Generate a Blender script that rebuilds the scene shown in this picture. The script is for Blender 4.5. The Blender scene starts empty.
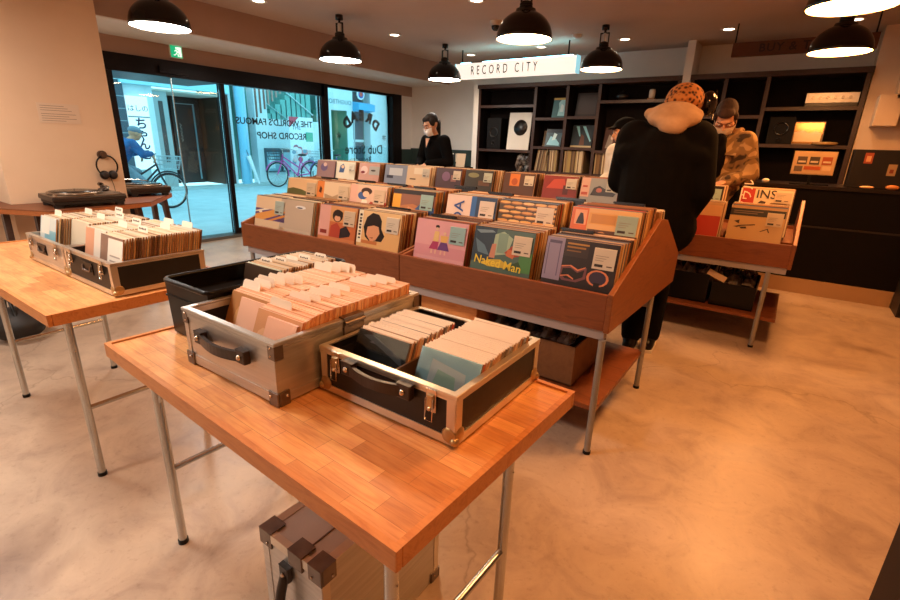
import bpy, math, random
from mathutils import Vector, Matrix, Euler
random.seed(7)
S = bpy.context.scene
COL = S.collection
PI = math.pi
def R(d): return math.radians(d)
# ------------------------------------------------------------------ materials
def lin(h):
    h = h.lstrip('#')
    o = []
    for i in (0, 2, 4):
        c = int(h[i:i+2], 16) / 255
        o.append(c/12.92 if c <= .04045 else ((c+.055)/1.055)**2.4)
    return (o[0], o[1], o[2], 1)
MATS = {}
def new_mat(name):
    m = bpy.data.materials.new(name); m.use_nodes = True
    nt = m.node_tree
    return m, nt, nt.nodes['Principled BSDF']
def C(hexc, rough=.55, metal=0.0, spec=.5):
    k = (hexc, rough, metal, spec)
    if k not in MATS:
        m, nt, b = new_mat('paint_' + hexc.strip('#'))
        b.inputs['Base Color'].default_value = lin(hexc)
        b.inputs['Roughness'].default_value = rough
        b.inputs['Metallic'].default_value = metal
        b.inputs['Specular IOR Level'].default_value = spec
        MATS[k] = m
    return MATS[k]
def glow(hexc, st):
    k = ('glow', hexc, st)
    if k not in MATS:
        m, nt, b = new_mat('glow')
        b.inputs['Base Color'].default_value = lin(hexc)
        b.inputs['Emission Color'].default_value = lin(hexc)
        b.inputs['Emission Strength'].default_value = st
        MATS[k] = m
    return MATS[k]
def ramp(nt, fac, stops):
    r = nt.nodes.new('ShaderNodeValToRGB')
    while len(r.color_ramp.elements) < len(stops): r.color_ramp.elements.new(.5)
    for e, (p, c) in zip(r.color_ramp.elements, stops):
        e.position = p; e.color = lin(c) if isinstance(c, str) else c
    nt.links.new(fac, r.inputs[0])
    return r.outputs[0]
def coords(nt, scale=(1,1,1), rot=(0,0,0)):
    t = nt.nodes.new('ShaderNodeTexCoord'); mp = nt.nodes.new('ShaderNodeMapping')
    mp.inputs['Scale'].default_value = scale; mp.inputs['Rotation'].default_value = rot
    nt.links.new(t.outputs['Object'], mp.inputs['Vector'])
    return mp.outputs['Vector']
def noise(nt, vec, scale, detail=4, rough=.5, dist=0):
    n = nt.nodes.new('ShaderNodeTexNoise')
    n.inputs['Scale'].default_value = scale; n.inputs['Detail'].default_value = detail
    n.inputs['Roughness'].default_value = rough; n.inputs['Distortion'].default_value = dist
    nt.links.new(vec, n.inputs['Vector'])
    return n.outputs['Fac']
def bump(nt, b, fac, strength, dist=.01):
    bp = nt.nodes.new('ShaderNodeBump')
    bp.inputs['Strength'].default_value = strength; bp.inputs['Distance'].default_value = dist
    nt.links.new(fac, bp.inputs['Height']); nt.links.new(bp.outputs[0], b.inputs['Normal'])
def mixc(nt, fac, a, b, mode='MIX'):
    m = nt.nodes.new('ShaderNodeMix'); m.data_type = 'RGBA'; m.blend_type = mode
    if isinstance(fac, (int, float)): m.inputs[0].default_value = fac
    else: nt.links.new(fac, m.inputs[0])
    for i, s in ((6, a), (7, b)):
        if isinstance(s, str): m.inputs[i].default_value = lin(s)
        else: nt.links.new(s, m.inputs[i])
    return m.outputs[2]
def mottled(name, c1, c2, scale=6, rough=.5, metal=0, bmp=.05, stretch=(1,1,1), detail=5, lo=.3, hi=.7, dist=0):
    m, nt, b = new_mat(name)
    v = coords(nt, stretch)
    f = noise(nt, v, scale, detail, .55, dist)
    nt.links.new(ramp(nt, f, [(lo, c1), (hi, c2)]), b.inputs['Base Color'])
    b.inputs['Roughness'].default_value = rough; b.inputs['Metallic'].default_value = metal
    if bmp: bump(nt, b, f, bmp)
    return m
M = {}
def setup_mats():
    # polished concrete floor
    m, nt, b = new_mat('polished_concrete')
    v = coords(nt)
    big = noise(nt, v, .9, 6, .62, .6); med = noise(nt, v, 4.2, 8, .65, 1.2); fine = noise(nt, v, 38, 6, .7)
    c = ramp(nt, big, [(.3, '#a5907f'), (.5, '#b49e8b'), (.7, '#c2ac96')])
    c2 = ramp(nt, med, [(.33, '#978070'), (.5, '#b7a18c'), (.68, '#cab59d')])
    c = mixc(nt, .55, c, c2)
    c3 = ramp(nt, fine, [(.28, '#a08a78'), (.45, '#ffffff')])
    c = mixc(nt, .3, c, c3, 'MULTIPLY')
    vo = nt.nodes.new('ShaderNodeTexVoronoi'); vo.feature = 'DISTANCE_TO_EDGE'; vo.inputs['Scale'].default_value = .55
    wv = nt.nodes.new('ShaderNodeVectorMath'); wv.operation = 'ADD'
    nz = nt.nodes.new('ShaderNodeTexNoise'); nz.inputs['Scale'].default_value = 2.5; nz.inputs['Detail'].default_value = 5
    nt.links.new(v, nz.inputs['Vector']); nt.links.new(v, wv.inputs[0]); nt.links.new(nz.outputs['Color'], wv.inputs[1])
    nt.links.new(wv.outputs[0], vo.inputs['Vector'])
    cr = ramp(nt, vo.outputs['Distance'], [(0, '#7d6858'), (.006, '#ffffff')])
    c = mixc(nt, .35, c, cr, 'MULTIPLY')
    sp = noise(nt, coords(nt, (1.1, 1.1, 1)), 1.3, 3, .5, .4)
    st = ramp(nt, sp, [(.60, '#ffffff'), (.70, '#8f6f58')])
    c = mixc(nt, .6, c, st, 'MULTIPLY')
    nt.links.new(c, b.inputs['Base Color'])
    rr = nt.nodes.new('ShaderNodeMapRange'); rr.inputs[3].default_value = .2; rr.inputs[4].default_value = .5
    nt.links.new(med, rr.inputs[0]); nt.links.new(rr.outputs[0], b.inputs['Roughness'])
    bump(nt, b, fine, .06, .004)
    M['floor'] = m
    # butcher-block table top
    m, nt, b = new_mat('butcher_block')
    v = coords(nt)
    br = nt.nodes.new('ShaderNodeTexBrick')
    br.offset = .37; br.offset_frequency = 2; br.squash = 1
    br.inputs['Color1'].default_value = lin('#e0ab74'); br.inputs['Color2'].default_value = lin('#b57a48')
    br.inputs['Mortar'].default_value = lin('#a5744a'); br.inputs['Scale'].default_value = 1
    br.inputs['Mortar Size'].default_value = .0006; br.inputs['Mortar Smooth'].default_value = .3
    br.inputs['Brick Width'].default_value = .135; br.inputs['Row Height'].default_value = .037; br.inputs['Bias'].default_value = -.25
    nt.links.new(v, br.inputs['Vector'])
    g = noise(nt, coords(nt, (4, 55, 1)), 3, 6, .6, .4)
    gr = ramp(nt, g, [(.3, '#c99058'), (.55, '#ffffff')])
    c = mixc(nt, .45, br.outputs['Color'], gr, 'MULTIPLY')
    g2 = noise(nt, coords(nt, (9, 26, 1)), 1.4, 2)
    c = mixc(nt, .3, c, ramp(nt, g2, [(.35, '#a87a50'), (.65, '#e8c8a0')]), 'OVERLAY')
    nt.links.new(c, b.inputs['Base Color']); b.inputs['Roughness'].default_value = .36
    M['block'] = m
    def wood(name, c1, c2, st, rough=.45, sc=3):
        m, nt, b = new_mat(name)
        f = noise(nt, coords(nt, st), sc, 7, .6, 1.4)
        nt.links.new(ramp(nt, f, [(.3, c1), (.5, c2), (.72, c1)]), b.inputs['Base Color'])
        b.inputs['Roughness'].default_value = rough; bump(nt, b, f, .04, .003)
        return m
    M['edge_wood'] = wood('edge_wood', '#b86f38', '#cf8a4e', (2, 14, 14))
    M['teak'] = wood('teak_board', '#6a3516', '#804522', (1.6, 6, 11))
    M['teak_side'] = wood('teak_side', '#6f3a1a', '#844a22', (6, 1.6, 11))
    M['shelf_top'] = wood('shelf_top', '#6b3a22', '#7d4629', (6, 1.5, 6))
    M['shelf_edge'] = wood('shelf_edge', '#8e4f28', '#a66134', (6, 1.5, 14))
    M['dark_wood'] = wood('dark_wood', '#0e0807', '#150d0b', (9, 9, 1.2), .75)
    M['dark_trim'] = wood('dark_trim', '#33211b', '#432d25', (2, 6, 9), .4)
    M['counter'] = wood('counter_black', '#080403', '#0d0605', (2, 2, 2), .6)
    M['sign_wood'] = wood('sign_wood', '#4d2b17', '#5c351d', (2, 6, 12), .6)
    M['card_box'] = wood('cardboard', '#6b4526', '#7a5230', (3, 3, 3), .8)
    M['wall'] = mottled('cream_wall', '#dec1a2', '#e4c8aa', 3, .8, 0, .02)
    M['white_wall'] = mottled('white_wall', '#e3dcd3', '#e9e2da', 3, .8, 0, .02)
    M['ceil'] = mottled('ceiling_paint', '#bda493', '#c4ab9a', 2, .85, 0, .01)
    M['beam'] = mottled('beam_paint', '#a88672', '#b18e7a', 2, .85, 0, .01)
    M['green'] = C('#2b3b36', .6)
    M['frame_black'] = mottled('window_frame', '#120c0b', '#191110', 5, .35, .2, 0)
    M['alu'] = mottled('brushed_aluminium', '#b9b6b2', '#cbc8c4', 4, .34, .75, .01, (1, 1, 30))
    M['alu_trim'] = mottled('aluminium_trim', '#c9c1b4', '#ddd5c8', 8, .3, .85, 0)
    M['pewter'] = mottled('dull_steel_corner', '#6d625c', '#85786f', 20, .35, .8, .05)
    M['brass'] = mottled('warm_aluminium', '#a58c66', '#c2a67a', 6, .3, .8, 0)
    M['chrome'] = C('#cfcac4', .18, 1.0)
    M['tube'] = mottled('steel_tube', '#b9bab8', '#cfd0cd', 5, .22, .9, 0)
    M['grey_tube'] = mottled('grey_painted_tube', '#8f8a84', '#a09b94', 5, .4, .35, 0)
    M['rail'] = C('#a39a9b', .5, .2)
    M['case_black'] = mottled('black_laminate', '#0a0605', '#110b09', 60, .5, 0, .05)
    M['felt'] = C('#140b09', .9)
    M['leather'] = mottled('black_leather', '#1c1210', '#2b1d19', 40, .38, 0, .12)
    M['plastic_black'] = C('#0c0908', .32, 0, .25)
    M['lamp_black'] = C('#150d0b', .14, .1)
    M['lamp_white'] = C('#f3ead9', .5)
    M['card'] = C('#f3e3cf', .6)
    M['plastic_top'] = C('#ecd6b8', .3)
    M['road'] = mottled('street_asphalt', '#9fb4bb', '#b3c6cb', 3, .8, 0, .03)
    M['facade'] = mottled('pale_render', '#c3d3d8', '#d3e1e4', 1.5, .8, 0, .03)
    M['teal'] = mottled('teal_paint', '#5f9d97', '#72b0a8', 2, .6, 0, 0)
    # glass (thin sheet: clear with a faint mirror)
    m = bpy.data.materials.new('thin_glass'); m.use_nodes = True; nt = m.node_tree; nt.nodes.clear()
    o = nt.nodes.new('ShaderNodeOutputMaterial'); mx = nt.nodes.new('ShaderNodeMixShader')
    tr = nt.nodes.new('ShaderNodeBsdfTransparent'); gl = nt.nodes.new('ShaderNodeBsdfGlossy'); gl.inputs['Roughness'].default_value = .02
    tr.inputs[0].default_value = (.93, .99, 1, 1)
    fr = nt.nodes.new('ShaderNodeFresnel'); fr.inputs['IOR'].default_value = 1.35
    nt.links.new(fr.outputs[0], mx.inputs[0]); nt.links.new(tr.outputs[0], mx.inputs[1]); nt.links.new(gl.outputs[0], mx.inputs[2])
    nt.links.new(mx.outputs[0], o.inputs[0])
    M['glass'] = m
    # crumpled clear wrap
    M['wrap'] = mottled('crumpled_wrap', '#241c1a', '#a39a92', 16, .15, .2, .8, lo=.42, hi=.78)
    def cloth(name, c1, c2, c3, scale, kind='NOISE'):
        m, nt, b = new_mat(name)
        v = coords(nt)
        if kind == 'NOISE':
            f = noise(nt, v, scale, 2, .4, .5)
            nt.links.new(ramp(nt, f, [(.4, c1), (.46, c2), (.56, c2), (.6, c3)]), b.inputs['Base Color'])
        else:
            vo = nt.nodes.new('ShaderNodeTexVoronoi'); vo.inputs['Scale'].default_value = scale
            nt.links.new(v, vo.inputs['Vector'])
            nt.links.new(ramp(nt, vo.outputs['Distance'], [(.3, c1), (.42, c2), (.62, c3)]), b.inputs['Base Color'])
        b.inputs['Roughness'].default_value = .9
        bump(nt, b, noise(nt, v, 260, 2), .25, .002)
        return m
    M['camo'] = cloth('camouflage_cloth', '#3a2917', '#84633a', '#b08c5c', 11)
    M['leopard'] = cloth('spotted_knit', '#3f2110', '#9a5c28', '#b9773c', 46, 'V')
    M['black_cloth'] = mottled('black_cloth', '#070505', '#0e0b09', 9, .95, 0, .2)
    for k_ in ('counter', 'dark_wood', 'frame_black'): M[k_].node_tree.nodes['Principled BSDF'].inputs['Specular IOR Level'].default_value = .15
    M['black_cloth'].node_tree.nodes['Principled BSDF'].inputs['Specular IOR Level'].default_value = .1
    M['beige_cloth'] = mottled('beige_fleece', '#a98565', '#bf9b7b', 14, .95, 0, .3)
    M['white_cloth'] = mottled('white_cloth', '#d9cbb9', '#e8dccb', 9, .9, 0, .2)
    M['denim'] = mottled('pale_denim', '#6f8390', '#8a9daa', 9, .9, 0, .2)
    M['blue_cloth'] = mottled('blue_cloth', '#1d4b78', '#2a639a', 9, .9, 0, .2)
    M['skin'] = mottled('skin', '#c98f6d', '#d49c7a', 12, .55, 0, 0)
    M['hair'] = mottled('dark_hair', '#0f0806', '#21130e', 30, .75, 0, .6, (1, 1, .2))
    M['hair_brown'] = mottled('brown_hair', '#24130b', '#422616', 40, .8, 0, .6, (1, 1, .3))
setup_mats()
# ------------------------------------------------------------------ mesh builder
class MB:
    def __init__(s): s.v = []; s.f = []; s.m = []; s.s = []; s.mats = []
    def mi(s, mat):
        if isinstance(mat, str): mat = M[mat] if mat in M else C(mat)
        if mat not in s.mats: s.mats.append(mat)
        return s.mats.index(mat)
    def add(s, vs, fs, mat, smooth=False):
        n = len(s.v); i = s.mi(mat)
        s.v += [tuple(v) for v in vs]
        for f in fs: s.f.append([n + k for k in f]); s.m.append(i); s.s.append(smooth)
        return s
    def box(s, x0, x1, y0, y1, z0, z1, mat, mx=None, top=None):
        vs = [Vector(p) for p in ((x0,y0,z0),(x1,y0,z0),(x1,y1,z0),(x0,y1,z0),(x0,y0,z1),(x1,y0,z1),(x1,y1,z1),(x0,y1,z1))]
        if mx is not None: vs = [mx @ v for v in vs]
        fs = [(0,3,2,1),(0,1,5,4),(1,2,6,5),(2,3,7,6),(3,0,4,7)]
        s.add(vs, fs, mat); s.add([vs[4],vs[5],vs[6],vs[7]], [(0,1,2,3)], top or mat)
        return s
    def prism(s, pts, axis, a, b, mat):
        # pts 2D polygon (ccw) in the other two axes, extruded along axis from a to b
        n = len(pts)
        def P(p, t):
            return {'x': (t, p[0], p[1]), 'y': (p[0], t, p[1]), 'z': (p[0], p[1], t)}[axis]
        vs = [P(p, a) for p in pts] + [P(p, b) for p in pts]
        fs = [list(range(n))[::-1], list(range(n, 2*n))] + [(i, (i+1) % n, n + (i+1) % n, n + i) for i in range(n)]
        return s.add(vs, fs, mat)
    def cyl(s, p1, p2, r1, mat, r2=None, seg=14, cap=True):
        p1 = Vector(p1); p2 = Vector(p2); r2 = r1 if r2 is None else r2
        d = (p2 - p1).normalized(); a = d.orthogonal().normalized(); b = d.cross(a)
        vs = []
        for p, r in ((p1, r1), (p2, r2)):
            for k in range(seg):
                t = 2*PI*k/seg; vs.append(p + a*math.cos(t)*r + b*math.sin(t)*r)
        s.add(vs, [(k, (k+1) % seg, seg + (k+1) % seg, seg + k) for k in range(seg)], mat, True)
        if cap:
            s.add(vs[:seg], [list(range(seg))[::-1]], mat); s.add(vs[seg:], [list(range(seg))], mat)
        return s
    def tube(s, path, r, mat, seg=8, closed=False):
        path = [Vector(p) for p in path]; n = len(path); vs = []
        up = None
        for i, p in enumerate(path):
            if closed: d = path[(i+1) % n] - path[i-1]
            else: d = path[min(i+1, n-1)] - path[max(i-1, 0)]
            d.normalize()
            if up is None: up = d.orthogonal().normalized()
            a = (up - d*up.dot(d)).normalized(); up = a; b = d.cross(a)
            rr = r[i] if isinstance(r, (list, tuple)) else r
            for k in range(seg):
                t = 2*PI*k/seg; vs.append(p + a*math.cos(t)*rr + b*math.sin(t)*rr)
        m = n if closed else n-1
        fs = []
        for i in range(m):
            j = (i+1) % n
            for k in range(seg): fs.append((i*seg+k, i*seg+(k+1) % seg, j*seg+(k+1) % seg, j*seg+k))
        s.add(vs, fs, mat, True)
        if not closed:
            s.add(vs[:seg], [list(range(seg))[::-1]], mat); s.add(vs[-seg:], [list(range(seg))], mat)
        return s
    def lathe(s, prof, c, mat, seg=32, axis='z', smooth=True):
        vs = []
        for r, h in prof:
            for k in range(seg):
                t = 2*PI*k/seg; x, y = r*math.cos(t), r*math.sin(t)
                p = (x, y, h) if axis == 'z' else ((h, x, y) if axis == 'x' else (x, h, -y))
                vs.append((c[0]+p[0], c[1]+p[1], c[2]+p[2]))
        fs = []
        for i in range(len(prof)-1):
            for k in range(seg): fs.append((i*seg+k, i*seg+(k+1) % seg, (i+1)*seg+(k+1) % seg, (i+1)*seg+k))
        return s.add(vs, fs, mat, smooth)
    def ball(s, c, r, mat, seg=16, rings=10, mx=None):
        if not isinstance(r, (tuple, list)): r = (r, r, r)
        vs = []; fs = []
        for i in range(rings+1):
            ph = PI*i/rings
            for k in range(seg):
                t = 2*PI*k/seg
                v = Vector((r[0]*math.sin(ph)*math.cos(t), r[1]*math.sin(ph)*math.sin(t), -r[2]*math.cos(ph)))
                if mx is not None: v = mx @ v
                vs.append(v + Vector(c))
        for i in range(rings):
            for k in range(seg): fs.append((i*seg+k, i*seg+(k+1) % seg, (i+1)*seg+(k+1) % seg, (i+1)*seg+k))
        return s.add(vs, fs, mat, True)
    def flat(s, pts3, mat): return s.add(pts3, [list(range(len(pts3)))], mat)
    def text(s, body, size, mx, mat, ext=.0008, align='CENTER', bold=0, space=1.0, shear=0):
        cu = bpy.data.curves.new('t', 'FONT'); cu.body = body; cu.size = size; cu.align_x = align; cu.align_y = 'CENTER'
        cu.extrude = ext; cu.offset = bold; cu.space_character = space; cu.shear = shear; cu.resolution_u = 3
        ob = bpy.data.objects.new('t', cu); COL.objects.link(ob)
        dg = bpy.context.evaluated_depsgraph_get(); dg.update()
        me = bpy.data.meshes.new_from_object(ob.evaluated_get(dg))
        s.add([mx @ v.co for v in me.vertices], [list(p.vertices) for p in me.polygons], mat)
        bpy.data.objects.remove(ob); bpy.data.curves.remove(cu); bpy.data.meshes.remove(me)
        return s
    def mesh(s, name, off=(0,0,0)):
        me = bpy.data.meshes.new(name)
        o = Vector(off)
        me.from_pydata([tuple(Vector(v) - o) for v in s.v], [], s.f)
        for m in s.mats: me.materials.append(m)
        me.polygons.foreach_set('material_index', s.m); me.polygons.foreach_set('use_smooth', s.s)
        me.update()
        return me
    def build(s, name, parent=None, at=None, bevel=0, world=True, weld=False):
        # world=True: vertices are in room coordinates
        off = Vector((0,0,0))
        if world:
            q = parent
            while q is not None: off += q.location; q = q.parent
            if at is not None: off += Vector(at)
        me = s.mesh(name, off)
        o = bpy.data.objects.new(name, me); COL.objects.link(o)
        if parent is not None: o.parent = parent
        if at is not None: o.location = at
        if bevel:
            b = o.modifiers.new('bevel', 'BEVEL'); b.width = bevel; b.segments = 2; b.limit_method = 'ANGLE'; b.angle_limit = R(50)
        return o
def tag(o, label, cat, group=None, kind=None):
    o['label'] = label; o['category'] = cat
    if group: o['group'] = group
    if kind: o['kind'] = kind
    return o
def thing(name, loc, label=None, cat=None, group=None, rot=(0,0,0)):
    o = bpy.data.objects.new(name, None); COL.objects.link(o); o.empty_display_size = .05
    o.location = loc; o.rotation_euler = rot
    if label: tag(o, label, cat, group)
    return o
def struct(o): o['kind'] = 'structure'; return o
def copy_tree(o, parent=None):
    c = o.copy(); COL.objects.link(c)
    if parent is not None: c.parent = parent
    for ch in list(o.children): copy_tree(ch, c)
    return c
def ell(cx, cy, rx, ry, n=14, a0=0, a1=360):
    return [(cx + rx*math.cos(R(a0+(a1-a0)*k/n)), cy + ry*math.sin(R(a0+(a1-a0)*k/n))) for k in range(n)]
def rc(u0, v0, u1, v1): return [(u0,v0),(u1,v0),(u1,v1),(u0,v1)]
# ------------------------------------------------------------------ camera
S.render.engine = 'CYCLES'
cam = bpy.data.cameras.new('camera'); co = bpy.data.objects.new('camera', cam); COL.objects.link(co); S.camera = co
yaw, pit, rol = R(34.645), R(-18.109), R(1.824)
Fv = Vector((-math.sin(yaw)*math.cos(pit), math.cos(yaw)*math.cos(pit), math.sin(pit)))
Rv = Vector((math.cos(yaw), math.sin(yaw), 0)); Uv = Rv.cross(Fv)
R2 = Rv*math.cos(rol) + Uv*math.sin(rol); U2 = -Rv*math.sin(rol) + Uv*math.cos(rol)
mw = Matrix((R2, U2, -Fv)).transposed().to_4x4(); mw.translation = (0, 0, 1.209)
co.matrix_world = mw
cam.sensor_width = 36; cam.lens = 36*476.544/900; cam.clip_start = .02; cam.clip_end = 200
# ------------------------------------------------------------------ room shell
CEIL = 2.42; XW = -5.744; YB = 6.95
struct(MB().box(-5.9, 2.6, -1.7, 7.1, -.06, 0, 'floor').build('floor'))
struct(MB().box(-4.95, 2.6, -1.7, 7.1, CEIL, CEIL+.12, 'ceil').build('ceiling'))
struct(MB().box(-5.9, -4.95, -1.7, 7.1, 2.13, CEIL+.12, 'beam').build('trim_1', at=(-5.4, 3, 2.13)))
struct(MB().box(-5.744, -4.955, -1.7, 6.95, 2.122, 2.13, 'white_wall').build('trim_7', at=(-5.4, 3, 2.12)))  # added thin sheet; the beam's lighter underside is put into its colour
# window wall
w = MB()
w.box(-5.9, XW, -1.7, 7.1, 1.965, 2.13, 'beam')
w.box(-5.9, XW, -1.7, 2.2, 0, 1.965, 'white_wall')
w.box(-5.9, XW, 6.6, 7.1, 0, 1.965, 'white_wall')
struct(w.build('wall_left'))
w = MB(); w.box(-5.744, 2.6, YB, 7.1, 0, CEIL, 'white_wall'); struct(w.build('wall_back'))
struct(MB().box(-5.743, -4.2, YB-.03, YB, 0, 1.12, 'green').build('trim_2', at=(-5, YB, 0)))
struct(MB().box(XW-.0, XW+.03, 6.6, YB-.03, 0, 1.1, 'green').build('trim_3', at=(XW, 6.7, 0)))
struct(MB().box(.42, 2.6, 6.62, YB, 0, CEIL, 'wall').build('trim_4', at=(1, 6.7, 0)))
struct(MB().box(2.6, 2.75, -1.7, 7.1, 0, CEIL, 'wall').build('wall_right'))
struct(MB().box(-5.9, 2.75, -1.85, -1.7, 0, CEIL, 'wall').build('wall_near'))
struct(MB().box(-1.32, -1.235, 6.56, YB, 0, CEIL, 'white_wall').build('trim_5', at=(-1.28, 6.6, 0)))
struct(MB().box(-4.24, -4.15, 6.6, YB, 0, 2.06, 'white_wall').build('trim_6', at=(-4.2, 6.6, 0)))
# pillar carrying the notice
struct(MB().box(-4.62, -4.1, .92, 1.60, 0, CEIL, 'wall').build('wall_pillar', at=(-4.3, 1.2, 0)))
n = MB().box(-4.099, -4.097, 1.165, 1.395, 1.262, 1.385, '#dcc5ae')
for i in range(7):
    zz = 1.37-i*.014 - (.008 if i > 2 else 0)
    n.box(-4.0968, -4.0963, 1.18, 1.18+(.19 if i in (3, 5) else .13+.02*(i % 3)), zz-.0025, zz, '#7d6656')
tag(n.build('paper_notice', at=(-4.098, 1.28, 1.26)), 'small printed paper notice taped on the cream pillar', 'notice')
# window 1: automatic door bay, window 2: shop window
fr = MB()
fr.box(-5.80, -5.70, 2.2, 4.95, 1.80, 1.965, 'frame_black'); fr.box(-6.5, -5.80, 2.2, 3.44, 1.802, 1.9, 'dark_trim')      # header
fr.box(-5.79, -5.71, 2.2, 2.285, 0, 1.80, 'frame_black')
fr.box(-5.80, -5.70, 4.90, 5.02, 0, 1.965, 'frame_black')
fr.box(-5.79, -5.71, 3.40, 3.45, .04, 1.80, 'frame_black')
fr.box(-5.86, -5.64, 2.2, 4.95, 0, .035, C('#6a625a', .4, .6))
fr.box(-5.76, -5.73, 3.45, 4.90, .035, .1, 'frame_black')
win = struct(fr.build('window_1', at=(-5.75, 3.4, 0)))
for (a, b) in ((2.285, 2.86), (2.86, 3.40), (3.45, 4.90)):
    MB().box(-5.752, -5.744, a+.002, b-.002, .04, 1.80, 'glass').build('pane', win)
MB().box(-5.756, -5.74, 2.855, 2.865, .04, 1.80, C('#9fb0b3', .2, .6)).build('door_edge', win)
MB().box(-5.70, -5.66, 2.72, 3.02, 1.83, 1.90, 'frame_black').build('door_sensor', win)
fr = MB()
fr.box(-5.79, -5.72, 5.02, 6.45, 1.93, 1.965, 'frame_black'); fr.box(-5.80, -5.68, 6.38, 6.6, 0, 1.965, 'frame_black')
fr.box(-5.79, -5.72, 5.02, 6.45, 0, .3, 'frame_black')
w2 = struct(fr.build('window_2', at=(-5.75, 5.7, 0)))
MB().box(-5.752, -5.744, 5.02, 6.38, .3, 1.93, 'glass').build('pane', w2)
# lettering stuck on the outside of the glass: seen mirrored from inside
def glassM(y, z, rx=0): # letters face the street (-x), reading dir -> +y seen from outside is -y
    return Matrix.Translation((-5.757, y, z)) @ Matrix.Rotation(rx, 4, 'X') @ Matrix(((0,0,-1,0),(-1,0,0,0),(0,1,0,0),(0,0,0,1)))
t = MB()
t.text("THE WORLD'S FAMOUS", .112, glassM(4.17, 1.405), C('#16181a'), .0006, bold=.002, space=.98)
t.text("RECORD SHOP", .115, glassM(4.25, 1.24), C('#16181a'), .0006, bold=.002)
tag(t.build('window_lettering', at=(-5.757, 4.2, 1.2)), 'black mirrored letters of the shop slogan on the glass beside the entrance', 'lettering')
t = MB()
cy, cz, rad = 5.73, 1.20, .42
for i, ch in enumerate('DREAD'):
    a = (2-i)*23.5
    yy = cy + rad*math.sin(R(a)); zz = cz + rad*math.cos(R(a))*.92
    t.text(ch, .2, glassM(yy, zz, -R(a)*.8), C('#1b1c1c'), .0006, bold=.013)
t.text("*", .2, glassM(6.24, 1.24), C('#1b1c1c'), .0006, bold=.002); t.text("*", .2, glassM(5.25, 1.24), C('#1b1c1c'), .0006, bold=.002)
t.text("Dub Store", .2, glassM(5.78, 1.08), C('#1b1c1c'), .0006, bold=.002)
t.text("Records", .12, glassM(5.73, .93), C('#1b1c1c'), .0006, bold=.001)
tag(t.build('window_lettering', at=(-5.757, 5.73, 1)), 'black mirrored arched letters with asterisks on the far shop window', 'lettering')
# emergency exit box
e = thing('exit_sign', (-5.74, 2.95, 2.0), 'small green and white running-man exit sign above the entrance', 'exit sign')
MB().box(-5.743, -5.715, 2.88, 3.01, 2.0, 2.125, '#e9e4da').build('housing', e)
f = MB().box(-5.714, -5.7135, 2.885, 3.005, 2.005, 2.12, glow('#18b277', .45))
X = -5.713; G = glow('#f4fff6', .5)
f.flat([(X, 2.955, 2.015), (X, 2.998, 2.015), (X, 2.998, 2.11), (X, 2.955, 2.11)], G)
X = -5.7125; g = glow('#18b277', .45)
f.flat([(X, p[0], p[1]) for p in ell(2.945, 2.1, .009, .009)], G)
for a, b in (((2.945, 2.088), (2.95, 2.055)), ((2.95, 2.055), (2.972, 2.04)), ((2.95, 2.055), (2.93, 2.03)), ((2.93, 2.03), (2.912, 2.028)), ((2.946, 2.08), (2.968, 2.072)), ((2.946, 2.08), (2.925, 2.066)), ((2.972, 2.04), (2.968, 2.018))):
    f.tube([(X, *a), (X, *b)], .0042, G if max(a[0], b[0]) < 2.956 else g, 6)
f.build('face', e)
# ------------------------------------------------------------------ lamps
def pendant():
    r = thing('pendant_lamp', (0, 0, 0))
    L = MB()
    out = [(.021, .21), (.045, .205), (.075, .196)] + [(.215*math.sin(R(a)), .0+.19*math.cos(R(a))+.0) for a in range(22, 91, 5)] + [(.22, -.012), (.214, -.014)]
    L.lathe(out, (0, 0, .015), 'lamp_black', 40)
    L.build('shade', r, world=False)
    inn = [(.212, -.012)] + [(.206*math.sin(R(a)), .182*math.cos(R(a))) for a in range(88, 8, -8)] + [(.0, .18)]
    MB().lathe(inn, (0, 0, .015), 'lamp_white', 40).build('reflector', r, world=False)
    N = MB(); N.lathe([(.047, .2), (.047, .255), (.036, .262), (.018, .27), (0, .27)], (0, 0, 0), 'lamp_black', 24)
    for a in range(3): N.lathe([(.049, .212+a*.014), (.051, .216+a*.014), (.049, .22+a*.014)], (0, 0, 0), 'lamp_black', 24)
    N.build('socket', r, world=False)
    Y = MB()
    for sx in (-1, 1): Y.box(sx*.043-.004, sx*.043+.004, -.009, .009, .25, .345, 'lamp_black')
    Y.box(-.047, .047, -.009, .009, .34, .35, 'lamp_black'); Y.cyl((0, 0, .35), (0, 0, .38), .012, 'lamp_black')
    Y.build('yoke', r, world=False)
    MB().cyl((0, 0, .27), (0, 0, .345), .016, C('#d8d2c8', .2)).build('insulator', r, world=False)
    MB().lathe([(0, .375), (.038, .375), (.038, .42), (0, .42)], (0, 0, 0), 'lamp_black', 24).build('ceiling_canopy', r, world=False)
    return r
def lamp_disc(r, mat):
    D = MB(); D.lathe([(0, -.012), (.06, -.016), (.12, -.011), (.17, .0), (.205, .008)], (0, 0, .005), mat, 36)
    return D.build('diffuser', r, world=False)
P0 = pendant()
LW = (1.0, .90, .80); LO = (1.0, .41, .12); LM = (1.0, .62, .34)
def lm(c, st):
    m, nt, b = new_mat('lamp_glow')
    b.inputs['Base Color'].default_value = (.9, .85, .75, 1)
    b.inputs['Emission Color'].default_value = (*c, 1); b.inputs['Emission Strength'].default_value = st
    return m
lampw, lampm, lampo, lampn = lm(LW, 28), lm(LM, 25), lm(LO, 36), lm(LO, 15)
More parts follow.
